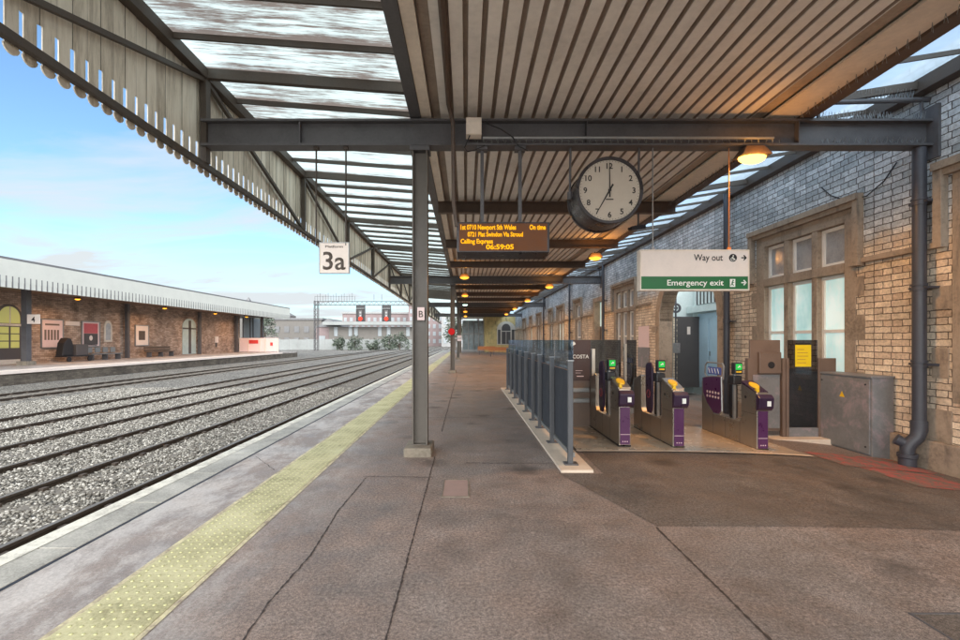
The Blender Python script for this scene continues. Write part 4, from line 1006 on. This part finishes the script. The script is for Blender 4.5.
for i, (xa, xb) in enumerate([(2.40, 3.20), (3.26, 3.52)]):
    t = thing('glass_screen', ['wide smoked glass screen standing behind the two left ticket gates', 'narrow smoked glass screen standing behind the middle ticket gate'][i], 'glass screen', (xa, 9.5, 0))
    b = MB(); b.box(xa+.06, xb, 9.5, 9.512, .1, 1.5); b.build('pane', 'glass_smoke', t)
    b = MB(); b.box(xa, xa+.05, 9.46, 9.54, -.05, 1.42); b.build('post', 'stainless', t, .004)
    b = MB(); b.box(xa+.06, xb, 9.48, 9.53, -.05, .1); b.build('bottom_rail', 'grey_box', t)

# ------------------------------------------------------------------ glass barrier along the platform
t = thing('glass_barrier', 'long row of grey posts and dark glass panels on a pale plinth', 'barrier', (1.25, 5.4, 0))
sheet('plinth', 1.08, 1.44, 5.2, 14.2, .03, 'plinth', 4, parent=t)
b = MB(); b.box(1.08,1.44,5.195,5.2,-.02,.03); b.box(1.075,1.08,5.195,14.2,-.02,.03); b.build('plinth_edge', 'plinth', t)
YP = [5.45, 6.6, 7.7, 8.45, 9.45, 10.5, 11.6, 12.6, 13.7]
for i, y in enumerate(YP):
    b = MB(); b.box(1.205,1.265,y-.03,y+.03,.03,1.25); p = b.build('post', 'post_grey', t, .006)
    b = MB(); b.box(1.16,1.32,y-.07,y+.07,.03,.045); 
    b.build('base_plate', 'dark_steel', p, .003)
    b = MB(); b.box(1.198,1.272,y-.036,y+.036,1.25,1.262); b.build('cap', 'galv', p)
for a, c in zip(YP[:-1], YP[1:]):
    b = MB(); b.box(1.268,1.28,a+.04,c-.02,.16,1.12); b.build('lower_panel', 'fence_panel', t)
    b = MB(); b.box(1.268,1.278,a+.04,c-.02,1.13,1.5); b.build('glass_panel', 'glass_fence', t)
    b = MB(); b.box(1.25,1.30,a+.04,c-.04,.10,.155); b.build('bottom_rail', 'galv', t)

# ------------------------------------------------------------------ far end of the platform
t = thing('end_building', 'pale yellow rendered end building with an arched white window closing the platform', 'building', (4.5, 58, 0))
b = MB(); b.quad((2.35,58,-.3),(6.3,58,-.3),(6.3,58,4.6),(2.35,58,4.6)); b.quad((2.35,58,-.3),(2.35,64,-.3),(2.35,64,4.6),(2.35,58,4.6)); b.build('wall', 'yellow_stone', t)
b = MB(); b.prism([(3.9,.9),(3.9,2.9)]+[(5.05+1.15*math.cos(math.pi-math.pi*k/14), 2.9+.95*math.sin(math.pi-math.pi*k/14)) for k in range(15)]+[(6.2,2.9),(6.2,.9)], 'y', 57.93, 57.98)
wf = b.build('window', 'white_frame', t)
b = MB()
b.prism([(4.5,1.0),(4.5,2.9)]+[(5.05+.55*math.cos(math.pi-math.pi*k/10), 2.95+.6*math.sin(math.pi-math.pi*k/10)) for k in range(11)]+[(5.6,2.9),(5.6,1.0)], 'y', 57.9, 57.925)
b.box(4.02,4.34,57.9,57.925,1.0,2.8); b.box(5.76,6.08,57.9,57.925,1.0,2.8); b.build('pane', 'dark_door', wf)
b = MB(); b.box(4.5,5.6,57.87,57.895,2.55,2.65); b.box(5.02,5.08,57.87,57.895,1.0,2.55); b.build('glazing_bar', 'white_frame', wf)
t = thing('glazed_screen', 'tall glazed screen and doors closing the far end left of the yellow wall', 'glass screen', (1, 59, 0))
b = MB(); b.box(-.4,2.3,59,59.05,0,4.0); b.build('pane', 'screen_pane', t)
b = MB()
for x in (-.4,.3,.95,1.0,1.6,2.25): b.box(x-.05,x+.05,58.94,58.995,0,4.0)
b.box(-.4,2.3,58.93,58.938,2.2,2.35); b.box(-.4,2.3,58.93,58.938,0,.3); b.build('frame', 'pale_grey', t)
for i, (x, y, c) in enumerate([(2.1, 47, 'wood'), (3.0, 42, 'wood')]):
    t = thing('bench', ['wooden bench near the far end, left of the other one', 'wooden bench near the far end, closer to the arched window'][i], 'bench', (x, y, 0))
    b = MB(); b.box(x-.9,x+.9,y-.2,y+.2,.42,.47); b.build('seat', c, t); b = MB(); b.box(x-.9,x+.9,y+.2,y+.24,.52,.85); b.build('backrest', c, t)
    for s in (-.75,.75): b = MB(); b.box(x+s-.03,x+s+.03,y-.18,y+.2,0,.42); b.build('leg', 'dark_steel', t)

# ------------------------------------------------------------------ opposite platform
b = MB(); b.box(-60, -22.0, -10, 60, -.9, 0); b.build('opposite_platform', 'tarmac', kind='structure')
b = MB(); b.box(-22.7, -21.92, -10, 55, -.14, .008); b.build('opposite_platform_edge', 'white', kind='structure')
b = MB(); b.quad((-21.995,-10,-.9),(-21.995,60,-.9),(-21.995,60,-.141),(-21.995,-10,-.141)); b.build('opposite_platform_wall', 'plat_wall', kind='structure')
ob = thing('opposite_building', 'low brick building with arched openings along the opposite platform', 'building', (-28.5, 40, 0))
b = MB(); b.quad((-28.5,14,0),(-28.5,58,0),(-28.5,58,4.6),(-28.5,14,4.6)); b.quad((-28.5,58,0),(-36,58,0),(-36,58,4.6),(-28.5,58,4.6)); b.build('wall', 'brick_far', ob)
X = -28.46
def archpoly(ya, yb, z0, zs, rise, n=12):
    c, r = (ya+yb)/2, (yb-ya)/2
    return [(ya, z0), (ya, zs)]+[(c-r*math.cos(math.pi*k/n), zs+rise*math.sin(math.pi*k/n)) for k in range(1, n)]+[(yb, zs), (yb, z0)]
b = MB(); b.prism([(p[0], p[1]) for p in archpoly(27.85, 29.5, 0, 2.9, .85)], 'x', -28.5, X); d = b.build('door', 'dark_door', ob, label='arched entrance with dark doors and lit yellow panes')
b = MB(); b.prism(archpoly(28.0, 29.35, 2.55, 2.9, .7), 'x', X+.001, X+.012)
for a, c in ((28.05,28.62),(28.75,29.3)):
    for k in range(3): b.box(X+.001, X+.012, a, c, 1.0+k*.46, 1.4+k*.46)
b.build('pane', 'warm_pane', d)
b = MB(); b.box(X+.012, X+.03, 27.0, 29.6, 2.38, 2.52); b.box(X+.012,X+.03,28.66,28.72,2.5,3.6); b.build('frame', 'white_frame', d)
b = MB(); b.box(-28.5,-28.3,26.9,27.8,0,2.5); b.build('pilaster', 'white_frame', ob)
b = MB(); b.box(X,X+.02,28.0,29.35,.0,.28); b.build('kickplate', 'white_frame', d)
b = MB(); b.prism(archpoly(36.2, 37.0, 1.35, 2.55, .5), 'x', -28.5, X); wq = b.build('window', 'white_frame', ob, label='narrow lancet window with white surround')
b = MB(); b.prism(archpoly(36.35, 36.85, 1.5, 2.5, .35), 'x', X+.001, X+.01); b.build('pane', 'dull_pane', wq)
b = MB(); b.prism(archpoly(46.2, 48.5, 0.05, 2.9, .8), 'x', -28.5, X); d = b.build('doorway', 'far_pane', ob, label='tall arched doorway with pale glass')
b = MB(); b.box(X+.001,X+.03,47.2,47.6,.1,3.5); b.box(X+.001,X+.03,46.2,48.5,2.6,2.75); b.build('frame', 'dark_door', d)
b = MB(); b.quad((-28.3,58.2,0),(-28.3,63.5,0),(-28.3,63.5,4.4),(-28.3,58.2,4.4)); es = b.build('glazed_end', 'pale_white', ob)
b = MB()
for y in (58.2, 60.2, 61.0, 63.4): b.box(-28.3,-28.2,y,y+.12,0,4.4)
b.build('frame', 'dark_door', es)
oc = thing('opposite_canopy', 'flat canopy with tall white boarded valance over the opposite platform', 'canopy', (-26, 40, 0))
b = MB(); b.box(-36,-23.56,-8,61.4,5.62,5.74); b.build('roof', 'pale_roof', oc)
b = MB(); b.box(-36,-23.6,-8,61.3,4.5,4.56); b.build('soffit', 'brown_panel', oc)
b = MB(); b.box(-23.56,-23.5,-8,61.4,4.5,5.64); b.box(-36,-23.56,61.34,61.4,4.4,5.62)
b.build('valance_board', 'far_valance', oc)
b = MB(); i = 0
y = 12.0
while y < 61.3:
    b.box(-23.56,-23.51,y,y+.26,4.2,4.5); y += .33
o = b.build('valance_slats', 'far_valance', oc)
b = MB(); y = 12.0
while y < 61.3: b.box(-23.499,-23.49,y+.26,y+.32,4.2,4.8); y += .33
b.build('valance_slot', 'pale_roof', oc)
b = MB(); b.box(-23.64,-23.5,-8,61.4,5.64,5.76); b.build('roof_edge', 'pale_roof', oc)
for (x, y, w) in ((-26.0, 27.2, .32), (-28.2, 38.3, .26), (-28.2, 48.7, .26), (-28.2, 56.5, .26), (-26.0, 58.6, .3)):
    b = MB(); b.box(x-w/2,x+w/2,y-w/2,y+w/2,0,4.5); c = b.build('column', 'dark_steel', oc)
    if x > -27: b = MB(); b.box(x-.3,x+.3,y-.3,y+.3,0,.25); b.build('base_block', 'concrete', c)
for i, y in enumerate((30.8, 39.7, 47.7, 54.5)):
    lamp(-26, y, 4.25, f'{ordn[i]} orange lamp under the opposite canopy, counted from the left', False, pw=90, group='orange lamps under the opposite canopy', rod=4.5)
def poster(ya, yb, z0, z1, label, mats, name='poster'):
    t = thing(name, label, 'poster', (X, (ya+yb)/2, z0))
    b = MB(); b.box(-28.5,X,ya,yb,z0,z1); b.build('sheet', mats[0], t)
    b = MB(); e = .06
    b.box(-28.5,X+.05,ya-e,ya,z0-e,z1+e); b.box(-28.5,X+.05,yb,yb+e,z0-e,z1+e); b.box(-28.5,X+.05,ya,yb,z0-e,z0); b.box(-28.5,X+.05,ya,yb,z1,z1+e); b.build('frame', 'galv', t)
    return t
t = poster(30.85,32.45,1.0,2.87,'large pale poster left of the luggage trolley on the far wall',['pink'])
b = MB()
for k in range(5): b.box(X+.001,X+.006,31.05+k*.24,31.2+k*.24,1.5,2.2)
b.box(X+.001,X+.006,31.1,32.2,2.5,2.62); b.build('printed_blocks', 'brown_panel', t)
t = poster(34.1,35.7,1.05,2.85,'red and dark poster beside the lancet window',['pink'])
b = MB(); b.box(X+.001,X+.006,34.25,35.55,2.0,2.75); b.build('red_half', 'poster_red', t)
b = MB(); b.box(X+.001,X+.006,34.25,35.55,1.15,1.99); lh = b.build('dark_half', 'dark_door', t)
b = MB(); b.prism([(34.9+.16*math.cos(2*math.pi*k/12),1.65+.2*math.sin(2*math.pi*k/12)) for k in range(12)],'x',X+.007,X+.01); b.build('figure', 'white', lh)
t = poster(39.6,41.2,1.05,2.75,'white poster with a dark picture above the wooden bench',['white'])
b = MB(); b.box(X+.001,X+.006,40.0,40.8,1.5,2.3); b.build('picture', 'ink_grey', t)
t = thing('name_board', 'small white name board between the two posters', 'sign', (X, 33.2, 2.5)); b = MB(); b.box(-28.5,X,32.7,33.9,2.55,2.85); b.build('board', 'white', t)
t = thing('platform_number', 'small white platform number sign on the opposite column', 'sign', (-25.8, 27, 2.5)); b = MB(); b.box(-25.75,-25.0,26.98,27.02,2.45,3.0); b.build('board', 'white', t); text('4', -25.38, 26.97, 2.55, None, .32, 'ink', t, align='CENTER')
t = thing('luggage_trolley', 'dark loaded luggage trolley standing before the large pale poster', 'trolley', (-27.2, 31.8, 0))
b = MB(); b.box(-27.7,-26.9,31.0,33.1,.35,.42); b.build('deck', 'black', t)
b = MB(); b.box(-27.6,-27.0,31.9,32.9,.42,1.2); b.build('crate', 'dark_door', t, .03)
b = MB(); b.prism([(30.9,.42),(31.05,1.3),(31.3,1.65),(31.6,1.6),(31.8,1.1),(31.75,.42)],'x',-27.6,-27.1); b.build('bag', 'black', t, .05)
b = MB(); b.tube([(-27.3,33.0,1.15),(-27.3,34.0,1.12)],.03,6); b.build('handle', 'black', t)
for y in (31.2, 32.9):
    b = MB(); b.prism([(y+.17*math.cos(2*math.pi*k/14),.18+.17*math.sin(2*math.pi*k/14)) for k in range(14)],'x',-26.95,-26.88); b.build('wheel', 'black', t)
def seatbench(ya, yb, label, slatmat, metal=False):
    t = thing('bench', label, 'bench', (-27.6, (ya+yb)/2, 0))
    b = MB(); b.box(-27.8,-27.3,ya,yb,.42,.48); b.build('seat', slatmat, t)
    if metal:
        n = 4
        for k in range(n):
            y = ya+(k+.5)*(yb-ya)/n; b = MB(); b.box(-27.85,-27.8,y-.24,y+.24,.55,.95); b.build('backrest', slatmat, t)
    else: b = MB(); b.box(-27.86,-27.8,ya,yb,.52,.68); b.box(-27.86,-27.8,ya,yb,.74,.92); b.build('backrest', slatmat, t)
    for y in (ya+.2, (ya+yb)/2, yb-.2): b = MB(); b.box(-27.75,-27.35,y-.04,y+.04,0,.42); b.build('leg', 'dark_steel', t)
seatbench(33.6, 36.6, 'metal seats in a row beneath the red poster', 'galv', True); seatbench(39.8, 43.2, 'dark wooden bench beneath the white poster', 'old_wood')
t = thing('platform_hoarding', 'pale pink hoarding with a red sign at the end of the opposite platform', 'hoarding', (-26, 57, 0))
b = MB(); b.box(-28.0,-23.2,56.9,57.0,.05,1.75); b.build('board', 'pink', t)
b = MB(); b.box(-26.9,-25.7,56.86,56.89,1.05,1.5); b.build('red_sign', 'red', t); b = MB(); b.box(-24.2,-23.9,56.86,56.89,.8,1.2); b.build('red_mark', 'red', t)
b = MB()
for x in (-28.0,-26.9,-25.5,-24.8,-23.25): b.box(x,x+.06,56.8,56.85,0,1.75)
b.build('frame', 'fascia', t)
t = thing('help_point', 'small white help point on a short post near the hoarding', 'help point', (-27.9, 52.5, 0))
b = MB(); b.box(-28.46,-28.3,52.1,52.6,1.2,1.9); b.build('box', 'white', t); b = MB(); b.box(-28.46,-28.38,52.25,52.45,.7,1.19); b.build('lower_box', 'dark_door', t)

# ------------------------------------------------------------------ gantry and signals
YG = 95.0
t = thing('signal_gantry', 'tall steel signal gantry spanning the tracks in the distance', 'gantry', (-31, YG, -.8))
b = MB()
for sx in (-.35,.35):
    for sy in (-.35,.35): b.bar((-30.9+sx,YG+sy,-.8),(-30.9+sx,YG+sy,9.6),.12,.12)
for k in range(10): z=-.8+k*1.0; b.bar((-31.25,YG-.35,z),(-30.55,YG-.35,z+1.0),.07,.07); b.bar((-30.55,YG-.35,z),(-31.25,YG-.35,z+1.0),.05,.05)
b.build('mast', 'gantry', t)
b = MB(); b.bar((2.5,YG,-.8),(2.5,YG,9.6),.5,.5); b.build('mast', 'gantry', t)
b = MB(); b.bar((-31.4,YG,9.45),(2.7,YG,9.45),.12,.14); b.bar((-31.4,YG,8.7),(2.7,YG,8.7),.12,.14)
for k in range(34): x=-31+k; b.bar((x,YG,8.7),(x+.5,YG,9.45),.06,.06); b.bar((x+.5,YG,9.45),(x+1,YG,8.7),.06,.06)
b.build('truss', 'gantry', t)
b = MB()
for k in range(16): x=-31.2+k*.55; b.bar((x,YG,9.5),(x,YG,10.6+.3*(k%3)),.05,.05)
b.bar((-31.2,YG,10.5),(-23.2,YG,10.5),.05,.05)
for x in (-19,-17.4,-13.8,-12.2,-8,-5,-2): b.bar((x,YG,9.5),(x,YG,10.9),.06,.06)
b.build('handrail', 'gantry', t)
for i, x in enumerate((-21.6, -16.3)):
    t = thing('railway_signal', ['dark hanging railway signal showing red, left of the pair', 'dark hanging railway signal showing red, nearer the column'][i], 'railway signal', (x, YG-.6, 5.5), 'red signals hanging from the gantry')
    b = MB(); b.box(x-.95,x+.95,YG-.7,YG-.6,5.3,8.7); b.build('backboard', 'black', t)
    b = MB(); b.box(x-.35,x+.35,YG-.95,YG-.7,5.5,7.6); hd = b.build('head', 'dark_door', t)
    b = MB(); b.disc((x,5.85),.4,YG-1.0,YG-.96,20); b.build('red_light', 'red_led', hd)
    b = MB(); b.disc((x,6.5),.2,YG-1.0,YG-.96,16); b.disc((x,7.1),.2,YG-1.0,YG-.96,16); b.build('lens', 'pale_grey', hd)
    b = MB(); b.box(x-.8,x+.8,YG-1.0,YG-.5,7.9,8.0); b.build('platform', 'pale_white', t)

# ------------------------------------------------------------------ distant buildings
def block(x0, x1, y, z1, wall, roof, label, gables=0, win=(0,0), depth=14, winmat='pale_win', rz=2.5):
    t = thing('distant_building', label, 'building', ((x0+x1)/2, y, -.8))
    b = MB(); b.box(x0,x1,y,y+depth,-.8,z1); w = b.build('wall', wall, t)
    if gables:
        b = MB(); s = (x1-x0)/gables
        for g in range(gables): xa=x0+g*s; b.prism([(xa,z1),(xa+s,z1),(xa+s/2,z1+rz)],'y',y-.3,y+depth)
        b.build('roof', roof, t)
    else: b = MB(); b.box(x0-.4,x1+.4,y-.4,y+depth,z1,z1+.6); b.build('roof', roof, t)
    if win[0]:
        nx, nz = win; dx=(x1-x0)/nx; dz=(z1+.2)/(nz+.3)
        for i in range(nx):
            for j in range(nz):
                b = MB(); xa=x0+dx*(i+.25); za=.4+dz*j; b.box(xa,xa+dx*.5,y-.12,y-.02,za,za+dz*.55); b.build('window', winmat, t)
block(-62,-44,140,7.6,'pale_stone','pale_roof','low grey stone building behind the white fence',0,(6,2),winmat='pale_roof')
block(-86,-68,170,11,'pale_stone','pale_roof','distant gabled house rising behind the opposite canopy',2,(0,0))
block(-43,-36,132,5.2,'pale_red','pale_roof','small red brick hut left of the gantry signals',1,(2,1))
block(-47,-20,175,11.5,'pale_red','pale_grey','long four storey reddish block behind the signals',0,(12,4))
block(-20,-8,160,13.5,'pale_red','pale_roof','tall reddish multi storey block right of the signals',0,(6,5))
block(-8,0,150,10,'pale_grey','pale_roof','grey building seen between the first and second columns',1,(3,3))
t = thing('distant_shed', 'long white roofed station shed beyond the gantry', 'shed', (-30, 128, 0))
b = MB(); b.box(-40,-12,128,134,5.7,6.6); b.build('roof', 'pale_white', t)
b = MB(); b.box(-39,-13,131,131.4,-.8,5.3); b.build('wall', 'pale_stone', t)
b = MB()
for x in (-37.5,-33.4,-31.8,-25,-22.5,-17,-14.5): b.box(x,x+1.0,130.8,130.9,2.6,5.2)
b.build('panel', 'pale_win', t)
t = thing('lineside_fence', 'long pale fence along the far side of the tracks', 'fence', (-45, 104, -.8))
b = MB()
for k in range(26): x=-64+k*2.0; b.box(x,x+1.94,104,104.06,-.75,1.7-.1*(k%2))
b.build('panel', 'pale_white', t)
b = MB()
for k in range(27): b.box(-64.06+k*2.0,-63.97+k*2.0,103.95,104.1,-.8,1.85)
b.build('posts', 'pale_grey', t)
for k in range(9):
    x, y = [(-29,101),(-26.5,102),(-24,99),(-19.5,101),(-15.5,98),(-13.8,100),(-12,99),(-9,97),(-5.5,96)][k]
    pass
def tree(x, y, z0, h, r, label, group, n=900, trunk_h=None, mat=None, leaf=.28, name='tree'):
    t = thing(name, label, 'tree' if name == 'tree' else 'bush', (x, y, z0), group)
    th = trunk_h if trunk_h is not None else h*.35
    b = MB(); b.tube([(x,y,z0),(x+.1,y,z0+th),(x,y,z0+h*.8)], [r*.08+.05,r*.06+.03,.03], 7)
    for k in range(6):
        a = k*1.1; b.tube([(x,y,z0+th+k*.1*h*.5),(x+r*.6*math.cos(a),y+r*.6*math.sin(a),z0+th+h*.25+k*.1*h*.4)], [r*.03+.03,.02], 5)
    b.build('trunk', 'bar', t)
    cl = [(random.gauss(0,.45)*r, random.gauss(0,.45)*r, random.uniform(th, h)) for _ in range(14)]
    b = MB()
    for i in range(n):
        c = random.choice(cl); px, py, pz = [c[j]+random.gauss(0, r*.2) for j in range(3)]
        a, e = random.uniform(0,6.28), random.uniform(-1,1); u = Vector((math.cos(a), math.sin(a), e)).normalized()*leaf; v = u.cross(Vector((random.random(),random.random(),random.random()))).normalized()*leaf*.7
        p = Vector((x+px, y+py, z0+max(.1,pz))); b.quad(p-u, p+v*.8, p+u, p-v*.8)
    b.build('crown', mat or M['leaf'], t)
def mat_leaf():
    m = NT('hazy_foliage'); gi = m.n('ShaderNodeNewGeometry')
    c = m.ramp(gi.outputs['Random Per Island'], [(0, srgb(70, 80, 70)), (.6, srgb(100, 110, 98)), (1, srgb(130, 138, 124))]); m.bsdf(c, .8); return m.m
M['leaf'] = mat_leaf()
TL = ['bushy shrub at the left foot of the gantry', 'rounded shrub behind the tracks under the left signal', 'low shrub between the two signals', 'tall shrub under the right signal', 'dark shrub near the column, by the platform end', 'loose tree beyond the shed, left', 'bare topped tree behind the fence']
for i, (x, y, h, r) in enumerate([(-27.5,100,2.6,1.4),(-24,99,3.2,1.6),(-20.5,101,2.2,1.5),(-16.6,99,3.0,1.7),(-14.2,98,3.8,1.6),(-55,125,9,3.2),(-66,118,9.5,3.0)]):
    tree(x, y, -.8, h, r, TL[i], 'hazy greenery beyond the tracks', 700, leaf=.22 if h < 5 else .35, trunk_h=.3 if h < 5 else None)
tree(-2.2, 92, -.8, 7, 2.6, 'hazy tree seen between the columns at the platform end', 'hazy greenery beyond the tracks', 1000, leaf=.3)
t = thing('spire', 'small pointed turret rising behind the opposite canopy', 'turret', (-74, 155, 0))
b = MB(); b.box(-75.5,-72.5,155,158,-.8,12.2); b.build('wall', 'pale_stone', t)
b = MB(); b.add([(-76,154.5,12.2),(-72,154.5,12.2),(-72,158.5,12.2),(-76,158.5,12.2),(-74,156.5,16.2)], [(0,1,4),(1,2,4),(2,3,4),(3,0,4),(0,3,2,1)]); b.build('roof', 'pale_roof', t)

# ------------------------------------------------------------------ world, sun, camera
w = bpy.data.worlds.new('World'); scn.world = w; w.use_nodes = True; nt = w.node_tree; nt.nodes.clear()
N = lambda t_, **k: (lambda n: ([setattr(n, a, v) for a, v in k.items()], n)[1])(nt.nodes.new(t_))
L = nt.links.new
SUN_EL, SUN_AZ = 24, 158
sky = N('ShaderNodeTexSky', sky_type='NISHITA'); sky.sun_disc = False; sky.sun_elevation = R(SUN_EL); sky.sun_rotation = R(SUN_AZ); sky.air_density = 1.0; sky.dust_density = 1.2; sky.ozone_density = 1.5
tc = N('ShaderNodeTexCoord'); sep = N('ShaderNodeSeparateXYZ'); L(tc.outputs['Generated'], sep.inputs[0])
def wm(op, a, b_=None, clamp=False):
    m = nt.nodes.new('ShaderNodeMath'); m.operation = op; m.use_clamp = clamp
    for i, v in enumerate((a, b_)):
        if v is None: continue
        if isinstance(v, (int, float)): m.inputs[i].default_value = v
        else: L(v, m.inputs[i])
    return m.outputs[0]
# clouds projected on a plane high above
dz = wm('MAXIMUM', sep.outputs['Z'], .04); dz = wm('ADD', dz, .12)
cmb = N('ShaderNodeCombineXYZ'); L(wm('DIVIDE', sep.outputs['X'], dz), cmb.inputs[0]); L(wm('DIVIDE', sep.outputs['Y'], dz), cmb.inputs[1])
mp = N('ShaderNodeMapping'); L(cmb.outputs[0], mp.inputs[0]); mp.inputs['Scale'].default_value = (.55, 1.0, 1); mp.inputs['Rotation'].default_value = (0,0,R(25)); mp.inputs['Location'].default_value = (3.1, 1.7, 0)
nz = N('ShaderNodeTexNoise'); L(mp.outputs[0], nz.inputs['Vector']); nz.inputs['Scale'].default_value = 1.5; nz.inputs['Detail'].default_value = 9; nz.inputs['Roughness'].default_value = .55; nz.inputs['Distortion'].default_value = .5
horizon = wm('MULTIPLY', wm('SUBTRACT', .36, sep.outputs['Z']), 1.15, True)
fac = wm('ADD', wm('MULTIPLY', wm('SUBTRACT', nz.outputs['Fac'], .475), 4.6), wm('MULTIPLY', horizon, 1.5))
fac = wm('MULTIPLY', wm('ADD', fac, .0), 1.0, True)
mulsky = N('ShaderNodeMix', data_type='RGBA', blend_type='MULTIPLY'); mulsky.inputs[0].default_value = 1; L(sky.outputs[0], mulsky.inputs[6]); mulsky.inputs[7].default_value = (1.95, 2.38, 2.65, 1)
SKYK = 1.0
mixc = N('ShaderNodeMix', data_type='RGBA'); L(fac, mixc.inputs[0]); L(mulsky.outputs[2], mixc.inputs[6]); mixc.inputs[7].default_value = (8.6, 9.3, 9.7, 1)
# sky gain added towards the zenith and behind the camera, to fill the canopy
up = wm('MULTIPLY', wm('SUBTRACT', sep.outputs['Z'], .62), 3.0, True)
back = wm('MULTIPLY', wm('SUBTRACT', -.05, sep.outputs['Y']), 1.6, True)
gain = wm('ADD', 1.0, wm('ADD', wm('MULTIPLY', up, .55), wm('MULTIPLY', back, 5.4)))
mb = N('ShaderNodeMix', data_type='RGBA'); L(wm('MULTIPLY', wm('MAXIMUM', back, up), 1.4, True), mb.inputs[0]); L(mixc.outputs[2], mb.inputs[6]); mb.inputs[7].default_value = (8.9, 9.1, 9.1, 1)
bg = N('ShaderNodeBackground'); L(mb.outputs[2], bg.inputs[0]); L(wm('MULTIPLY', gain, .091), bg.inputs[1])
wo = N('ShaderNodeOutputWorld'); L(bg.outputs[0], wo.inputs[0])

sd = bpy.data.lights.new('sun', 'SUN'); sd.energy = 1.0; sd.angle = R(12); sd.color = (1, .93, .84)
so = bpy.data.objects.new('sun', sd); COL.objects.link(so)
az, el = R(SUN_AZ), R(SUN_EL)
dirv = Vector((math.sin(az)*math.cos(el), math.cos(az)*math.cos(el), math.sin(el)))
so.rotation_euler = dirv.to_track_quat('Z', 'Y').to_euler(); so.location = (0, -5, 12)

cam = bpy.data.cameras.new('camera'); co = bpy.data.objects.new('camera', cam); COL.objects.link(co)
co.location = (0, 0, 1.5); co.rotation_euler = (R(90), 0, 0)
cam.sensor_width = 36; cam.lens = 17.25; cam.shift_x = 14/960; cam.shift_y = 20/960; cam.clip_start = .05; cam.clip_end = 5000
scn.camera = co
scn.view_settings.view_transform = 'Standard'; scn.view_settings.look = 'None'; scn.view_settings.exposure = 0
scn.render.engine = 'CYCLES'; scn.cycles.max_bounces = 8; scn.cycles.transparent_max_bounces = 12
scn.cycles.use_denoising = True
